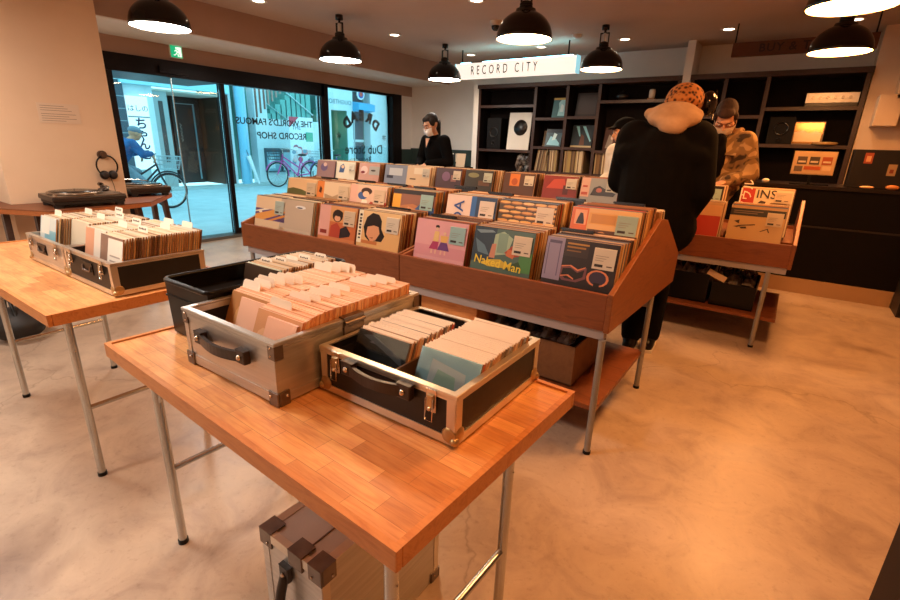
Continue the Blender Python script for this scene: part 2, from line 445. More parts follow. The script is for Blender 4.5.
spots = [(-4.12, 3.82, lampw, 'black dome pendant lamp above the records by the entrance glass'),
 (-4.28, 2.11, lampw, 'black dome pendant lamp in front of the exit sign'),
 (-4.0, 5.5, lampw, 'small distant black dome pendant lamp at the left end of the white light box'),
 (-1.955, 3.73, lampm, 'large black dome pendant lamp hanging over the middle of the room'),
 (-1.91, 5.43, lampm, 'black dome pendant lamp at the right end of the white light box'),
 (.08, 5.27, lampo, 'glaring pendant lamp in front of the brown wooden sign'),
 (.06, 3.76, lampo, 'pendant lamp whose glowing mouth is cut by the top right picture edge'),
 (-1.9, 2.05, lampm, 'pendant lamp over the near record tables above the picture'), (.06, 2.05, lampo, 'pendant lamp over the open floor above the picture'),
 (-1.9, .35, lampw, 'pendant lamp nearest the camera above the picture'), (-3.6, .1, lampw, 'added unseen pendant lamp for neutral fill left of the cream pillar'), (-2.3, -1.0, lampw, 'added unseen pendant lamp behind the camera whitening the near floor'), (.06, .35, lampn, 'added unseen pendant lamp right of the camera for orange fill')]  # lamps beside the pillar, behind and right of camera are added fill
for i, (x, y, m, lb) in enumerate(spots):
    o = P0 if i == 0 else copy_tree(P0)
    for ch in list(o.children):
        if ch.name.startswith('diffuser'): bpy.data.objects.remove(ch)
    o.location = (x, y, 2.0)
    if i == 0: tag(o, lb, 'lamp', 'black pendant lamps')
    else: tag(o, lb, 'lamp', 'black pendant lamps')
for o, (x, y, m, lb) in zip([o for o in COL.objects if o.name.startswith('pendant_lamp')], spots):
    o.location = (x, y, 2.0); o['label'] = lb; lamp_disc(o, m)
# recessed downlights
d0 = None
DL = [((-4.4, 3.09), 'over the street end of the ceiling near the beam'), ((-4.22, 4.78), 'between the two left pendant lamps'), ((-2.61, 4.04), 'cut by the top edge left of the large pendant'),
 ((-4.11, 6.27), 'above the left end of the white light box'), ((-2.98, 6.17), 'above the middle of the white light box'), ((-1.93, 6.17), 'right of the pendant beside the light box'),
 ((-.87, 6.14), 'left of the wooden sign rod'), ((.16, 6.22), 'right above the wooden sign')]
for i, ((x, y), t) in enumerate(DL):
    if d0 is None:
        d0 = thing('recessed_downlight', (0, 0, 0))
        MB().lathe([(.075, .0), (.078, -.006), (.055, -.008), (.05, .0)], (0, 0, 0), '#e8ded2', 28).build('trim_ring', d0, world=False)
        MB().lathe([(0, -.003), (.05, -.003)], (0, 0, 0), lm((1, .82, .6), 9), 24).build('lens', d0, world=False)
        o = d0
    else: o = copy_tree(d0)
    o.location = (x, y, CEIL); tag(o, 'small round recessed ceiling downlight ' + t, 'downlight', 'recessed ceiling downlights')
s = thing('smoke_detector', (-2.33, 5.72, CEIL), 'round white smoke detector on the ceiling beside the light box rod', 'smoke detector')
MB().lathe([(0, -.035), (.035, -.034), (.05, -.02), (.055, 0)], (0, 0, 0), '#d9cfc4', 24).build('body', s, world=False)
s = thing('dome_camera', (-2.83, 4.763, CEIL), 'white ceiling camera with a black dome left of the large pendant', 'security camera')
MB().lathe([(.06, 0), (.06, -.03), (.045, -.045)], (0, 0, 0), '#cfc4b8', 24).build('housing', s, world=False)
MB().ball((0, 0, -.05), .044, C('#120d0c', .1), 20, 12).build('dome', s, world=False)
# suspended white light box
s = thing('light_box_sign', (-3.24, 5.95, 2.06), 'long white glowing light box sign hung from the ceiling with thin black capitals', 'sign')
MB().box(-4.10, -2.385, 5.9, 6.0, 2.06, 2.245, glow('#fff1e2', .5)).build('box', s, bevel=.004)
k = MB(); k.box(-2.384, -2.372, 5.895, 6.005, 2.055, 2.25, glow('#9fe0ee', .42)); k.box(-4.112, -4.101, 5.895, 6.005, 2.055, 2.25, glow('#9fe0ee', .42))
k.build('end_cap', s)
def frontM(x, y, z): return Matrix.Translation((x, y, z)) @ Matrix.Rotation(PI/2, 4, 'X')
MB().text('RECORD CITY', .155, frontM(-3.37, 5.898, 2.15) @ Matrix.Diagonal((.62, 1, 1, 1)), C('#2a2f30'), .0008, bold=0, space=1.75).build('lettering', s)
for x in (-4.03, -2.51): MB().cyl((x, 5.95, 2.245), (x, 5.95, CEIL), .009, 'frame_black').build('rod', s)
MB().box(-4.05, -3.9, 5.94, 5.96, 2.249, 2.262, glow('#7fd6ee', 9)).build('tube_light', s)
MB().box(-3.7, -2.45, 5.94, 5.96, 2.249, 2.262, glow('#7fd6ee', 9)).build('tube_light', s)
s = thing('wooden_sign', (-.4, 5.95, 2.12), 'brown wooden hanging sign with dark faded capitals at the right', 'sign')
MB().box(-.775, .35, 5.92, 5.97, 2.12, 2.245, 'sign_wood').build('board', s, bevel=.002)
MB().text('BUY & TRADE', .1, frontM(-.2, 5.918, 2.182), C('#2a140a'), .001, bold=.002, space=1.15).build('lettering', s)
for x in (-.76, .32): MB().cyl((x, 5.945, 2.13), (x, 5.945, CEIL), .007, 'frame_black').build('rod', s)
# ------------------------------------------------------------------ tables
def folding_table(name, x0, y0, L, W, yaw, legs, label, stz):
    r = thing(name, (x0, y0, 0), label, 'table', rot=(0, 0, yaw))
    MB().box(.008, L-.008, .008, W-.008, .668, .698, 'block').build('tabletop', r, world=False)
    e = MB()
    for b in ((0, L, 0, .012), (0, L, W-.012, W), (0, .012, .012, W-.012), (L-.012, L, .012, W-.012)): e.box(*b, .665, .7025, 'edge_wood')
    e.build('edge_trim', r, world=False, bevel=.0025)
    inv = Matrix.Rotation(-yaw, 3, 'Z')
    for pair in legs:
        loc = [inv @ Vector((p[0]-x0, p[1]-y0, 0)) for p in pair]
        for p in loc:
            l = MB(); l.cyl((p.x, p.y, .012), (p.x, p.y, .668), .0125, 'tube', seg=18); l.cyl((p.x, p.y, 0), (p.x, p.y, .014), .015, 'plastic_black')
            l.build('leg', r, world=False)
        c = MB(); c.cyl((loc[0].x, loc[0].y, stz), (loc[1].x, loc[1].y, stz), .009, 'tube'); c.build('stretcher', r, world=False)
        c = MB(); c.cyl((loc[0].x, loc[0].y, .61), (loc[1].x, loc[1].y, .61), .008, 'tube'); c.build('upper_stretcher', r, world=False)
        for p in loc:
            sx = .09 if p.x < L/2 else -.09
            c = MB(); c.tube([(p.x+.012, p.y, .5), (p.x+.03*sx/.09, p.y, .56), (p.x+sx, p.y, .664)], .004, 'tube', 6); c.build('folding_brace', r, world=False)
    return r
folding_table('folding_table', -1.35, .413, 1.026, .562, -.046, (((-1.335, .507), (-1.318, .87)), ((-.42, .46), (-.402, .84))),
   'near folding table with parquet wood top and steel legs carrying three record cases', .27)
folding_table('folding_table', -3.02, .392, 1.334, .60, 0, (((-2.793, .507), (-2.813, .886)), ((-1.885, .489), (-1.885, .886))),
   'far left folding table with parquet wood top under the pair of joined record cases', .28)
# ------------------------------------------------------------------ record sleeves
def sleeve_mb(w, h, t, cover, spine, top='plastic_top', art=()):
    b = MB()
    b.add([(0,0,0),(w,0,0),(w,0,h),(0,0,h)], [(0,1,2,3)], cover if not isinstance(cover, str) or cover in M else C(cover, .35))
    b.add([(0,t,0),(w,t,0),(w,t,h),(0,t,h)], [(1,0,3,2)], '#cdb28c')
    sp = C(spine, .5)
    b.add([(w,0,0),(w,t,0),(w,t,h),(w,0,h)], [(0,1,2,3)], sp); b.add([(0,0,0),(0,t,0),(0,t,h),(0,0,h)], [(1,0,3,2)], sp)
    b.add([(0,0,h),(w,0,h),(w,t,h),(0,t,h)], [(0,1,2,3)], top); b.add([(0,0,0),(w,0,0),(w,t,0),(0,t,0)], [(3,2,1,0)], sp)
    for i, (c, pts) in enumerate(art):
        y = -.0003 - .00012*i
        b.flat([(p[0]*w, y, p[1]*h) for p in pts], C(c, .3))
    return b
def tag_card(parent, w, h, c='#d8c9b4', u0=.68, v0=.66, u1=.97, v1=.93, kind=0):
    b = MB(); y = -.006
    b.add([(u0*w,y,v0*h),(u1*w,y,v0*h),(u1*w,y,v1*h),(u0*w,y,v1*h)], [(0,1,2,3)], C(c, .3))
    b.add([(u0*w,y,v1*h),(u1*w,y,v1*h),(u1*w,-.001,v1*h+.002),(u0*w,-.001,v1*h+.002)], [(0,1,2,3)], C(c, .3))
    for k in range(3):
        vv = v0+.17-k*.03
        b.box((u0+.03)*w, (u0+.2-.03*k)*w, y-.0006, y-.0001, vv*h, (vv+.006)*h, '#8c7b68')
    b.box((u0+.03)*w, (u0+.14)*w, y-.0006, y-.0001, (v0+.03)*h, (v0+.065)*h, '#2d2119')
    b.box((u0+.19)*w, (u0+.26)*w, y-.0006, y-.0001, (v0+.04)*h, (v0+.055)*h, '#5a4535')
    return b.build('label_card', parent, world=False)
def strip(c, u0, u1, v0=.0, v1=1.0): return (c, rc(u0, v0, u1, v1))
LPW = .30
spine_cols = ['#a5713f', '#c79a68', '#8a5a33', '#6d4528', '#d8b78c', '#3b271b', '#b98250', '#e6cfae', '#7a3d22', '#94663c']
pack = []
for i, c in enumerate(spine_cols):
    o = sleeve_mb(LPW, LPW, .0042, ['#c8a077', '#8d7357', '#b5503c', '#5d6f86', '#d9c6a5', '#2f2723', '#b98d5d', '#dcc9a8', '#7e4a33', '#8a8a72'][i], c,
        top=['plastic_top', '#d9b88d', 'plastic_top', '#c9a06f', '#f3e0c4'][i % 5]).mesh('record_sleeve')
    pack.append(o)
TH = R(12)
def put_mesh(me, name, loc, rot, label, cat, group):
    o = bpy.data.objects.new(name, me); COL.objects.link(o); o.location = loc; o.rotation_euler = rot
    return tag(o, label, cat, group)
def front_sleeve(x, y, z, cover, spine, art, label, card='#d8c9b4', texts=(), tilt=TH, w=LPW, group=None, cardpos=None, vis=.42):
    art = [(c, [(p[0], vis+(1-vis)*p[1]) for p in pts]) for c, pts in art]
    texts = [(a, u, vis+(1-vis)*v, sz, c, ro) for (a, u, v, sz, c, ro) in texts]
    r = thing('record_sleeve', (x, y, z), label, 'record', group, rot=(-tilt, 0, 0))
    b = sleeve_mb(w, w, .0045, cover, spine, art=art)
    for (s, u, v, size, c, rot) in texts:
        b.text(s, size, Matrix.Translation((u*w, -.0025, v*w)) @ Matrix.Rotation(rot, 4, 'Y') @ Matrix.Rotation(PI/2, 4, 'X'), C(c, .4), .0002, bold=.0006)
    b.build('cover', r, world=False)
    if card: tag_card(r, w, w, card, *(cardpos or (.68, .66, .97, .93)))
    return r
def divider(x, y, z, label, rot=0, wd=.14):
    b = MB(); b.box(0, wd, 0, .003, .0, .305, C('#1a120e', .4))
    b.box(-.004, wd+.004, -.006, .012, .298, .308, C('#140e0b', .3))
    o = b.build('name_divider', world=False); o.location = (x, y, z); o.rotation_euler = (-TH, 0, rot)
    return tag(o, label, 'divider', 'black name dividers among the long-play records')
P12 = '#b99a70'
# designs: cover, spine, art, card, texts, words
dark = '#231a1e'
A1 = ('#e3c39d', '#c79a68', [strip('#5d4678', 0, 1, .16, .56), ('#e09a4e', [(0,.16),(0,.32),(.62,.56),(1,.56),(1,.5),(.3,.16)]), ('#efe1c8', [(0,.40),(.5,.56),(.3,.56),(0,.45)]), ('#d98a3f', [(.45,.16),(.6,.16),(1,.36),(1,.44)]), ('#efe1c8', ell(.18,.44,.06,.05))], '#a9b5a9', (), 'cream sleeve with purple and orange diagonal bands')
A2 = ('#c9b39a', '#6d5a4c', [strip('#c2ab93', .0, 1), ('#e8e4df', ell(.62,.78,.16,.06)), ('#41485c', ell(.6,.76,.09,.025))], None, (), 'plain greyish beige sleeve with a small glossy mark')
A3 = ('#cf7f4e', '#b98250', [strip('#dca294', 0, .3), ('#c66a3a', rc(.3,0,1,.5)), ('#d7985f', rc(.3,.5,1,1)), ('#281711', ell(.5,.7,.14,.2)), ('#dca07a', ell(.5,.62,.08,.1)), ('#281711', ell(.52,.78,.12,.1)), ('#b2402c', [(.32,.0),(.34,.36),(.5,.48),(.62,.3),(.62,0)]), ('#241a20', [(.6,.0),(.6,.3),(.75,.42),(.88,.2),(.86,.1)]), ('#8a2d22', rc(.06,.08,.24,.2))], '#cdb497', (), 'orange sleeve with a pink side strip and a black haired woman')
A4 = ('#e3b071', '#c79a68', [('#e8c08a', rc(.12,.45,1,1)), ('#1d1210', [(.2,.2),(.14,.5),(.2,.8),(.33,.95),(.48,.92),(.56,.75),(.57,.5),(.66,.3),(.6,.12),(.3,.1)]), ('#dd9a6f', [(.22,.28),(.24,.52),(.34,.6),(.5,.55),(.54,.36),(.46,.14),(.34,.08)]), ('#1d1210', [(.2,.5),(.28,.62),(.42,.66),(.52,.62),(.5,.56),(.38,.58)]), ('#9b5238', [(.3,.2),(.4,.22),(.38,.17)]), ('#c9763f', rc(.12,0,.5,.1)), strip('#efe0c2', 0, .11)] + [('#33241c', rc(.03, .12+k*.1, .085, .17+k*.1+(k % 2)*.02)) for k in range(8)], '#d2c2ac', (), 'golden sleeve with a lettered strip and a large black haired face')
A5 = ('#e0a3a6', '#b9826a', [('#d8959c', rc(0,0,1,.3)), ('#f0cdb0', ell(.42,.6,.045,.07)), ('#2b1a17', ell(.42,.83,.04,.045)), ('#e9c2a0', ell(.42,.77,.03,.04)), ('#e8c07c', [(.36,.42),(.38,.7),(.47,.7),(.47,.42)]), ('#b03b66', [(.3,.2),(.36,.42),(.48,.42),(.47,.2)]), ('#e8b9a0', rc(.34,.08,.375,.2)), ('#e8b9a0', rc(.42,.08,.45,.2)), ('#e6b463', [(.52,.42),(.5,.6),(.66,.6),(.63,.42)]), ('#e9c2a0', ell(.58,.66,.03,.045)), ('#6a3f7e', [(.47,.2),(.52,.42),(.64,.42),(.7,.2)]), ('#e8b9a0', rc(.53,.08,.56,.2)), ('#e8b9a0', rc(.61,.08,.64,.2))], '#93b5b3', (), 'pink sleeve with two small figures in purple skirts')
A6 = ('#4f6a5e', '#5b3a22', [('#2d4150', rc(0,.1,.38,1)), ('#8097a0', [(.02,.92),(.3,.95),(.36,.9),(.1,.84)]), ('#5f7d8c', [(.03,.7),(.2,.55),(.3,.3),(.1,.35)]), ('#a9c0a0', [(.34,.3),(.36,.85),(.5,.95),(.66,.8),(.6,.4)]), ('#86a38d', rc(.42,.4,.58,.9)), ('#c98a6d', [(.3,.25),(.33,.6),(.4,.62),(.4,.25)]), ('#b0432a', [(.55,.42),(.66,.62),(.95,.6),(.86,.42),(.7,.34)]), ('#d1703f', [(.58,.36),(.6,.52),(.74,.5),(.7,.3)]), ('#3d2b22', [(.66,.56),(.7,.6),(.8,.42),(.76,.4)]), ('#4f8a4a', rc(.8,0,1,.5)), ('#33502d', [(.62,.1),(.8,.26),(.86,.1),(.8,0),(.62,0)]), ('#d8b53a', [(.2,.08),(.3,.2),(.5,.24),(.66,.12),(.6,.04),(.3,.02)])], '#dac8ad', [('Naked Man', .46, .12, .052, '#f2d43a', R(4))], 'green and blue painted sleeve with yellow script lettering')
A7 = ('#2a1d1b', '#a5713f', [strip('#9c8fa8', 0, .26), ('#6f6480', rc(.03,.1,.045,.85)), ('#6f6480', rc(.2,.1,.215,.85)), ('#5e5470', rc(.04,.86,.22,.93)), ('#3a2a26', rc(.27,.6,.6,.98)), ('#c08a3a', rc(.3,.88,.6,.92)), ('#a8762f', rc(.3,.8,.56,.84)), ('#8a6030', rc(.3,.72,.5,.75)), ('#7c4a4e', [(.26,.1),(.26,.36),(.4,.4),(.5,.3),(.62,.4),(.62,.14),(.5,.03),(.3,.03)]), ('#1e1517', [(.28,.15),(.29,.31),(.4,.34),(.5,.25),(.59,.34),(.58,.17),(.48,.08),(.34,.08)]), ('#e88a5c', [(.27,.34),(.38,.385),(.5,.29),(.6,.385),(.6,.41),(.5,.33),(.4,.41),(.27,.37)]), ('#e88a5c', [(.27,.14),(.38,.18),(.46,.11),(.46,.08),(.36,.15),(.27,.11)]), ('#e88a5c', ell(.78,.2,.15,.19)), ('#3d3148', ell(.78,.2,.115,.155)), ('#1e1517', rc(.74,0,.82,.1))], '#d9cdb8', (), 'black sleeve with lavender strip and glowing orange rings')
B1 = ('#5b5a2c', '#94823a', [('#d9b488', [(.0,.52),(.2,.6),(.5,.55),(.8,.42),(1,.4),(1,1),(0,1)]), ('#6f7b33', rc(-.0,0,.02,1)), ('#43461f', [(.5,0),(.7,.3),(1,.34),(1,0)])], '#bfa98c', (), 'tan over olive green landscape sleeve')
B2 = ('#d9c3a5', '#c79a68', [strip('#d9823f', 0, .22), ('#4a2618', [(.06,.55),(.1,.8),(.16,.7),(.14,.5)]), ('#a88d6f', [(.24,.5),(.5,.4),(.7,.55),(1,.42),(1,.1),(.3,.1)]), ('#8f7350', [(.3,.2),(.6,.1),(1,.2),(1,0),(.24,0)])], '#cbb79c', (), 'beige landscape sleeve with an orange side strip')
B3 = ('#d8b9a4', '#8a3a2a', [strip('#ddb0a0', 0, .2), ('#b5442f', [(.2,.05),(.3,.3),(.5,.2),(.6,.4),(.8,.3),(1,.42),(1,.05)]), ('#3d5f9c', ell(.36,.6,.13,.16)), ('#41281f', ell(.46,.78,.15,.14)), ('#e6c3a8', ell(.45,.66,.09,.12)), ('#f0e4d2', [(.3,.1),(.36,.45),(.5,.42),(.5,.1)]), ('#e9a07c', ell(.76,.3,.09,.08)), ('#a32f25', rc(.62,.02,.7,.25))], '#c9b39a', (), 'busy red and blue illustrated sleeve of a figure')
B4 = ('#8e5f4c', '#a5713f', [strip('#e0a53a', 0, .2, 0, .82), ('#2b2320', rc(0,.84,1,1)), ('#b5784f', [(.2,0),(.2,.4),(.5,.5),(.8,.35),(1,.3),(1,0)]), ('#3b5c8d', [(.55,.3),(.68,.55),(.85,.6),(1,.4),(1,.15),(.7,.2)]), ('#c99069', [(.3,.1),(.4,.4),(.6,.3),(.6,.1)])], '#8fb0ae', (), 'brown and blue portrait sleeve with a yellow side strip')
B5 = ('#2c4468', '#d8b78c', [('#e2cbc0', rc(0,0,.5,1)), ('#e9d9d2', ell(.2,.2,.16,.14)), ('#3b6cae', rc(.5,.3,.6,1)), ('#3d5d8c', [(.7,.1),(1,.5),(1,.3),(.8,.05)])], '#d8ccc0', [('DA', .27, .42, .085, '#2c4f96', -PI/2)], 'white and blue sleeve with tall blue letters turned sideways')
art = [('#2e1f16', rc(0,0,1,.08))]
for r_ in range(6):
    for c_ in range(5):
        cx = .1 + c_*.21 + (r_ % 2)*.08; cyy = .93 - r_*.145
        art.append(('#8d5a24', ell(cx, cyy-.03, .115, .05, 8))); art.append((['#e2ad57', '#d99a45', '#ecc079'][(r_+c_) % 3], ell(cx, cyy, .105, .042, 8)))
B6 = ('#54401f', '#3b2a1e', [(c, [(min(max(p[0],0),1), min(max(p[1],0),1)) for p in pts]) for c, pts in art], '#d3c3aa', (), 'yellow sleeve covered in rows of repeated bread rolls')
B7 = ('#dcb277', '#d8b78c', [('#d9a45a', rc(.27,.55,.7,.88)), ('#c28c4a', rc(.3,.58,.66,.84)), ('#5c3a22', rc(.27,.18,.8,.4)), ('#c98e57', [(.4,.18),(.44,.34),(.5,.36),(.55,.3),(.6,.18)]), strip('#d86a2c', 0, .25), ('#e6a577', rc(.05,.5,.23,.93)), ('#2b1a16', [(.08,.52),(.1,.7),(.13,.85),(.17,.83),(.2,.6),(.2,.52)])], '#93aaa0', (), 'cream and gold sleeve with an orange strip showing a figure')
row3 = [
 ('#9a6c5e', '#7a3d22', [('#6b4a66', ell(.4,.5,.2,.3)), ('#dca88d', ell(.45,.7,.1,.15))], None, 'brown and purple sleeve at the street end of the far rack'),
 ('#e6d3b4', '#a5713f', [('#49557c', [(.15,.2),(.2,.7),(.35,.85),(.45,.6),(.4,.2)]), ('#e9b98b', ell(.33,.62,.08,.12))], '#d8c9b0', 'cream sleeve with a small blue figure in the far rack'),
 ('#d09a86', '#a5713f', [('#b3aca0', rc(.5,.2,1,.8)), ('#e8c7b8', ell(.25,.5,.18,.3)), ('#8b2f2f', ell(.2,.35,.1,.1)), ('#4d3d38', ell(.7,.5,.12,.06))], None, 'pink and grey sketch sleeve in the far rack'),
 ('#8e93a0', '#7a3d22', [('#cfd0cf', rc(.2,.3,.8,.8)), ('#41424f', rc(.1,.1,.4,.3))], None, 'grey patterned sleeve half hidden in the far rack'),
 ('#e7c59b', '#b98250', [('#5a3b28', rc(.15,.12,.4,.2)), ('#f3dfc0', rc(.3,.5,.9,.9))], '#cfc3ae', 'pale cream sleeve in the far rack left of the plum one'),
 ('#4a2b30', '#a5713f', [('#7d5575', ell(.4,.5,.16,.3)), ('#a0665a', rc(.6,.2,.8,.6))], '#d4c5ad', 'dark plum sleeve in the far rack in front of the woman'),
 ('#3b352a', '#8a5a33', [('#87865a', ell(.3,.7,.2,.15)), ('#6b4a33', rc(.5,.1,.9,.4))], '#b8bfae', 'dark olive sleeve in the far rack right of the plum one'),
 ('#5c3a22', '#94663c', [('#d97a2c', rc(.2,.25,.52,.95)), ('#b3561d', ell(.36,.5,.1,.2))], '#d6c8ae', 'brown sleeve with an orange block in the far rack'),
 ('#8d2c1c', '#8a5a33', [('#c64a2c', [(.1,.3),(.3,.8),(.6,.85),(.7,.3)]), ('#5a1c14', rc(.6,0,.75,.5)), ('#c8a070', [(.85,.3),(.9,.9),(1,.9),(1,.3)])], '#d9ccb4', 'red illustrated sleeve in the far rack'),
 ('#a0a09c', '#a5713f', [strip('#eab59a', 0, .24), ('#c8553c', rc(.03,.1,.2,.25)), ('#c8553c', rc(.05,.5,.18,.6)), ('#2a1a18', [(.28,.1),(.36,.5),(.5,.62),(.62,.5),(.95,.25),(.9,.1)]), ('#c4674f', ell(.5,.38,.08,.12))], '#c3bfae', 'grey sleeve of a reclining person with a peach side strip'),
 ('#c7c0c9', '#b98250', [('#5e6b95', [(.05,.3),(.2,.6),(.9,.7),(.98,.5),(.5,.2)]), ('#e6e3ea', [(.2,.3),(.5,.6),(.56,.6),(.3,.3)]), ('#8c94b5', [(.5,.25),(.7,.6),(.78,.6),(.65,.25)])], '#d4cabb', 'blue swirled sleeve in the far rack beside the shopper'),
 ('#1f1613', '#8a5a33', [('#c2452c', ell(.9,.3,.04,.04)), ('#5a4a3b', rc(.6,.2,.8,.5))], '#9fb5a6', 'dark sleeve with a pale green card right of the shopper'),
]
count = 0
def fill(x, y, z, n, label, group, w=LPW, pitch=.0062):
    global count
    for k in range(n):
        me = random.choice(pack)
        dz = random.uniform(-.003, .003)
        put_mesh(me, 'record_sleeve', (x + random.uniform(-.004, .005), y + .0048 + pitch*k + random.uniform(0, .0012), z + dz), (-TH, 0, 0), label, 'record', group); count += 1
stuffed = MB()
def stuff_fill(x, y, z, depth, flip=False, pitch=.0075):
    n = int(depth/pitch)
    for k in range(n):
        th = -TH if not flip else TH
        mx = Matrix.Translation((x + random.uniform(-.004, .006), y + pitch*k, z + random.uniform(-.004, .004))) @ Matrix.Rotation(th, 4, 'X')
        c = C(random.choice(spine_cols), .5)
        stuffed.box(0, LPW, 0, .0056, 0, LPW, c, mx=mx, top=random.choice(['plastic_top', '#d9b88d', 'plastic_top', '#f3e0c4', '#c9a06f']))
U1L, U1M, U1R = -2.843, -1.507, -.461
xs1 = [-2.815, -2.56, -2.20, -1.885, -1.482, -1.145, -.79]
xs2 = [-2.815, -2.513, -2.21, -1.86, -1.48, -1.165, -.79]
for x, d, n in zip(xs1, (A1, A2, A3, A4, A5, A6, A7), (12, 12, 13, 14, 15, 15, 15)):
    front_sleeve(x, 1.785, .566, d[0], d[1], d[2], d[5] + ', front rack row', card=d[3], texts=d[4])
    fill(x, 1.785, .566, n, 'sleeve packed behind the ' + d[5], 'record sleeves behind the ' + d[5])
    stuff_fill(x, 1.785+.006+n*.0062+.005, .566, .225-n*.0062-.012)
for x, d, n in zip(xs2, (B1, B2, B3, B4, B5, B6, B7), (10, 12, 12, 12, 13, 13, 14)):
    front_sleeve(x, 2.035, .666, d[0], d[1], d[2], d[5] + ', second rack row', card=d[3], texts=d[4], vis=.5)
    fill(x, 2.035, .666, n, 'sleeve packed behind the ' + d[5], 'record sleeves behind the ' + d[5])
    stuff_fill(x, 2.035+.006+n*.0062+.005, .666, .25-n*.0062-.012)
    stuff_fill(x, 2.46, .64, .15, flip=True, pitch=.009)
# black name dividers
for (x, y, z, t) in [(-2.62, 2.16, .672, 'left end of the raised row'), (-2.3, 2.18, .672, 'raised row behind the orange strip sleeve'), (-2.02, 2.16, .672, 'raised row behind the red illustrated sleeve'), (-1.78, 2.12, .672, 'raised row behind the yellow strip sleeve'),
    (-1.62, 2.3, .68, 'raised row left of the blue letter sleeve'), (-1.33, 2.2, .672, 'raised row behind the blue letter sleeve'), (-.95, 2.22, .675, 'raised row behind the bread roll sleeve'), (-.7, 2.34, .665, 'raised row behind the gold sleeve'),
    (-1.8, 1.925, .572, 'front row behind the big face sleeve'), (-1.46, 1.87, .572, 'front row behind the pink sleeve'), (-.8, 1.955, .572, 'front row behind the ring sleeve')]:
    divider(x, y, z, 'black name divider in the ' + t)
# far rack
RX = [-4.61, -4.28, -3.92, -3.54, -3.24, -2.87, -2.53, -2.117, -1.735, -1.404, -1.06, -.69]
for x, d in zip(RX, row3):
    front_sleeve(x, 3.80, .693, d[0], d[1], d[2], d[4], card=d[3], vis=.5)
    fill(x, 3.80, .693, 2, 'sleeve packed behind the ' + d[4], 'record sleeves behind the ' + d[4], pitch=.007)
    stuff_fill(x, 3.83, .693, .18)
J1 = ('#e3cba6', '#b98250', [strip('#b8281c', 0, .28), ('#eadcc2', rc(0,0,.03,1)), ('#3b2117', [(.36,.3),(.42,.45),(.52,.4),(.5,.25),(.4,.2)]), ('#8d6a45', [(.55,.2),(.62,.38),(.9,.36),(.97,.2)])], '#cdb595', [('INS', .50, .74, .078, '#231714', 0), ('ソウル', .14, .66, .07, '#f3dcc0', -PI/2)], 'sleeve with a red strip and big black letters INS')
J2 = ('#c79c62', '#8a5a33', [('#231a17', rc(0,.72,1,.98)), ('#7d6248', rc(.06,.87,.6,.9)), ('#7d6248', rc(.06,.8,.5,.83)), ('#39291f', [(.1,.5),(.2,.56),(.2,.42)]), ('#39291f', [(.1,.3),(.25,.38),(.5,.44),(.5,.41),(.25,.34),(.18,.28)]), ('#39291f', [(.6,.2),(.74,.33),(.78,.18),(.76,.18),(.73,.29),(.62,.19)]), ('#39291f', [(.22,.3),(.34,.33),(.36,.26),(.26,.24)])], '#c9b08d', (), 'tan sleeve with a black header and thin drawn figures')
J3 = ('#b3341f', '#a5713f', [('#d9a06a', rc(.0,.6,1,1))], None, (), 'red and tan sleeve beside the shopper in black')
front_sleeve(-.285, 3.80, .693, J1[0], J1[1], J1[2], J1[5] + ', far rack', card=J1[3], texts=J1[4], vis=.55, cardpos=(.66, .72, .97, .95))
fill(-.285, 3.80, .693, 2, 'record sleeve packed behind the INS sleeve', 'record sleeves behind the INS sleeve')
stuff_fill(-.285, 3.83, .693, .18)
front_sleeve(-.30, 3.555, .585, J2[0], J2[1], J2[2], J2[5] + ', far rack', card=J2[3], texts=J2[4])
fill(-.30, 3.555, .60, 2, 'record sleeve packed behind the tan figure drawing sleeve', 'record sleeves behind the tan figure drawing sleeve')
stuff_fill(-.30, 3.58, .60, .17)
front_sleeve(-.65, 3.555, .585, J3[0], J3[1], J3[2], J3[5], card=J3[3])
stuff_fill(-.65, 3.58, .60, .17)
tag(stuffed.build('packed_record_sleeves', at=(-1.6, 2.4, .57)), 'dense packed upright record sleeves filling the backs of the rack rows', 'records', kind='stuff')
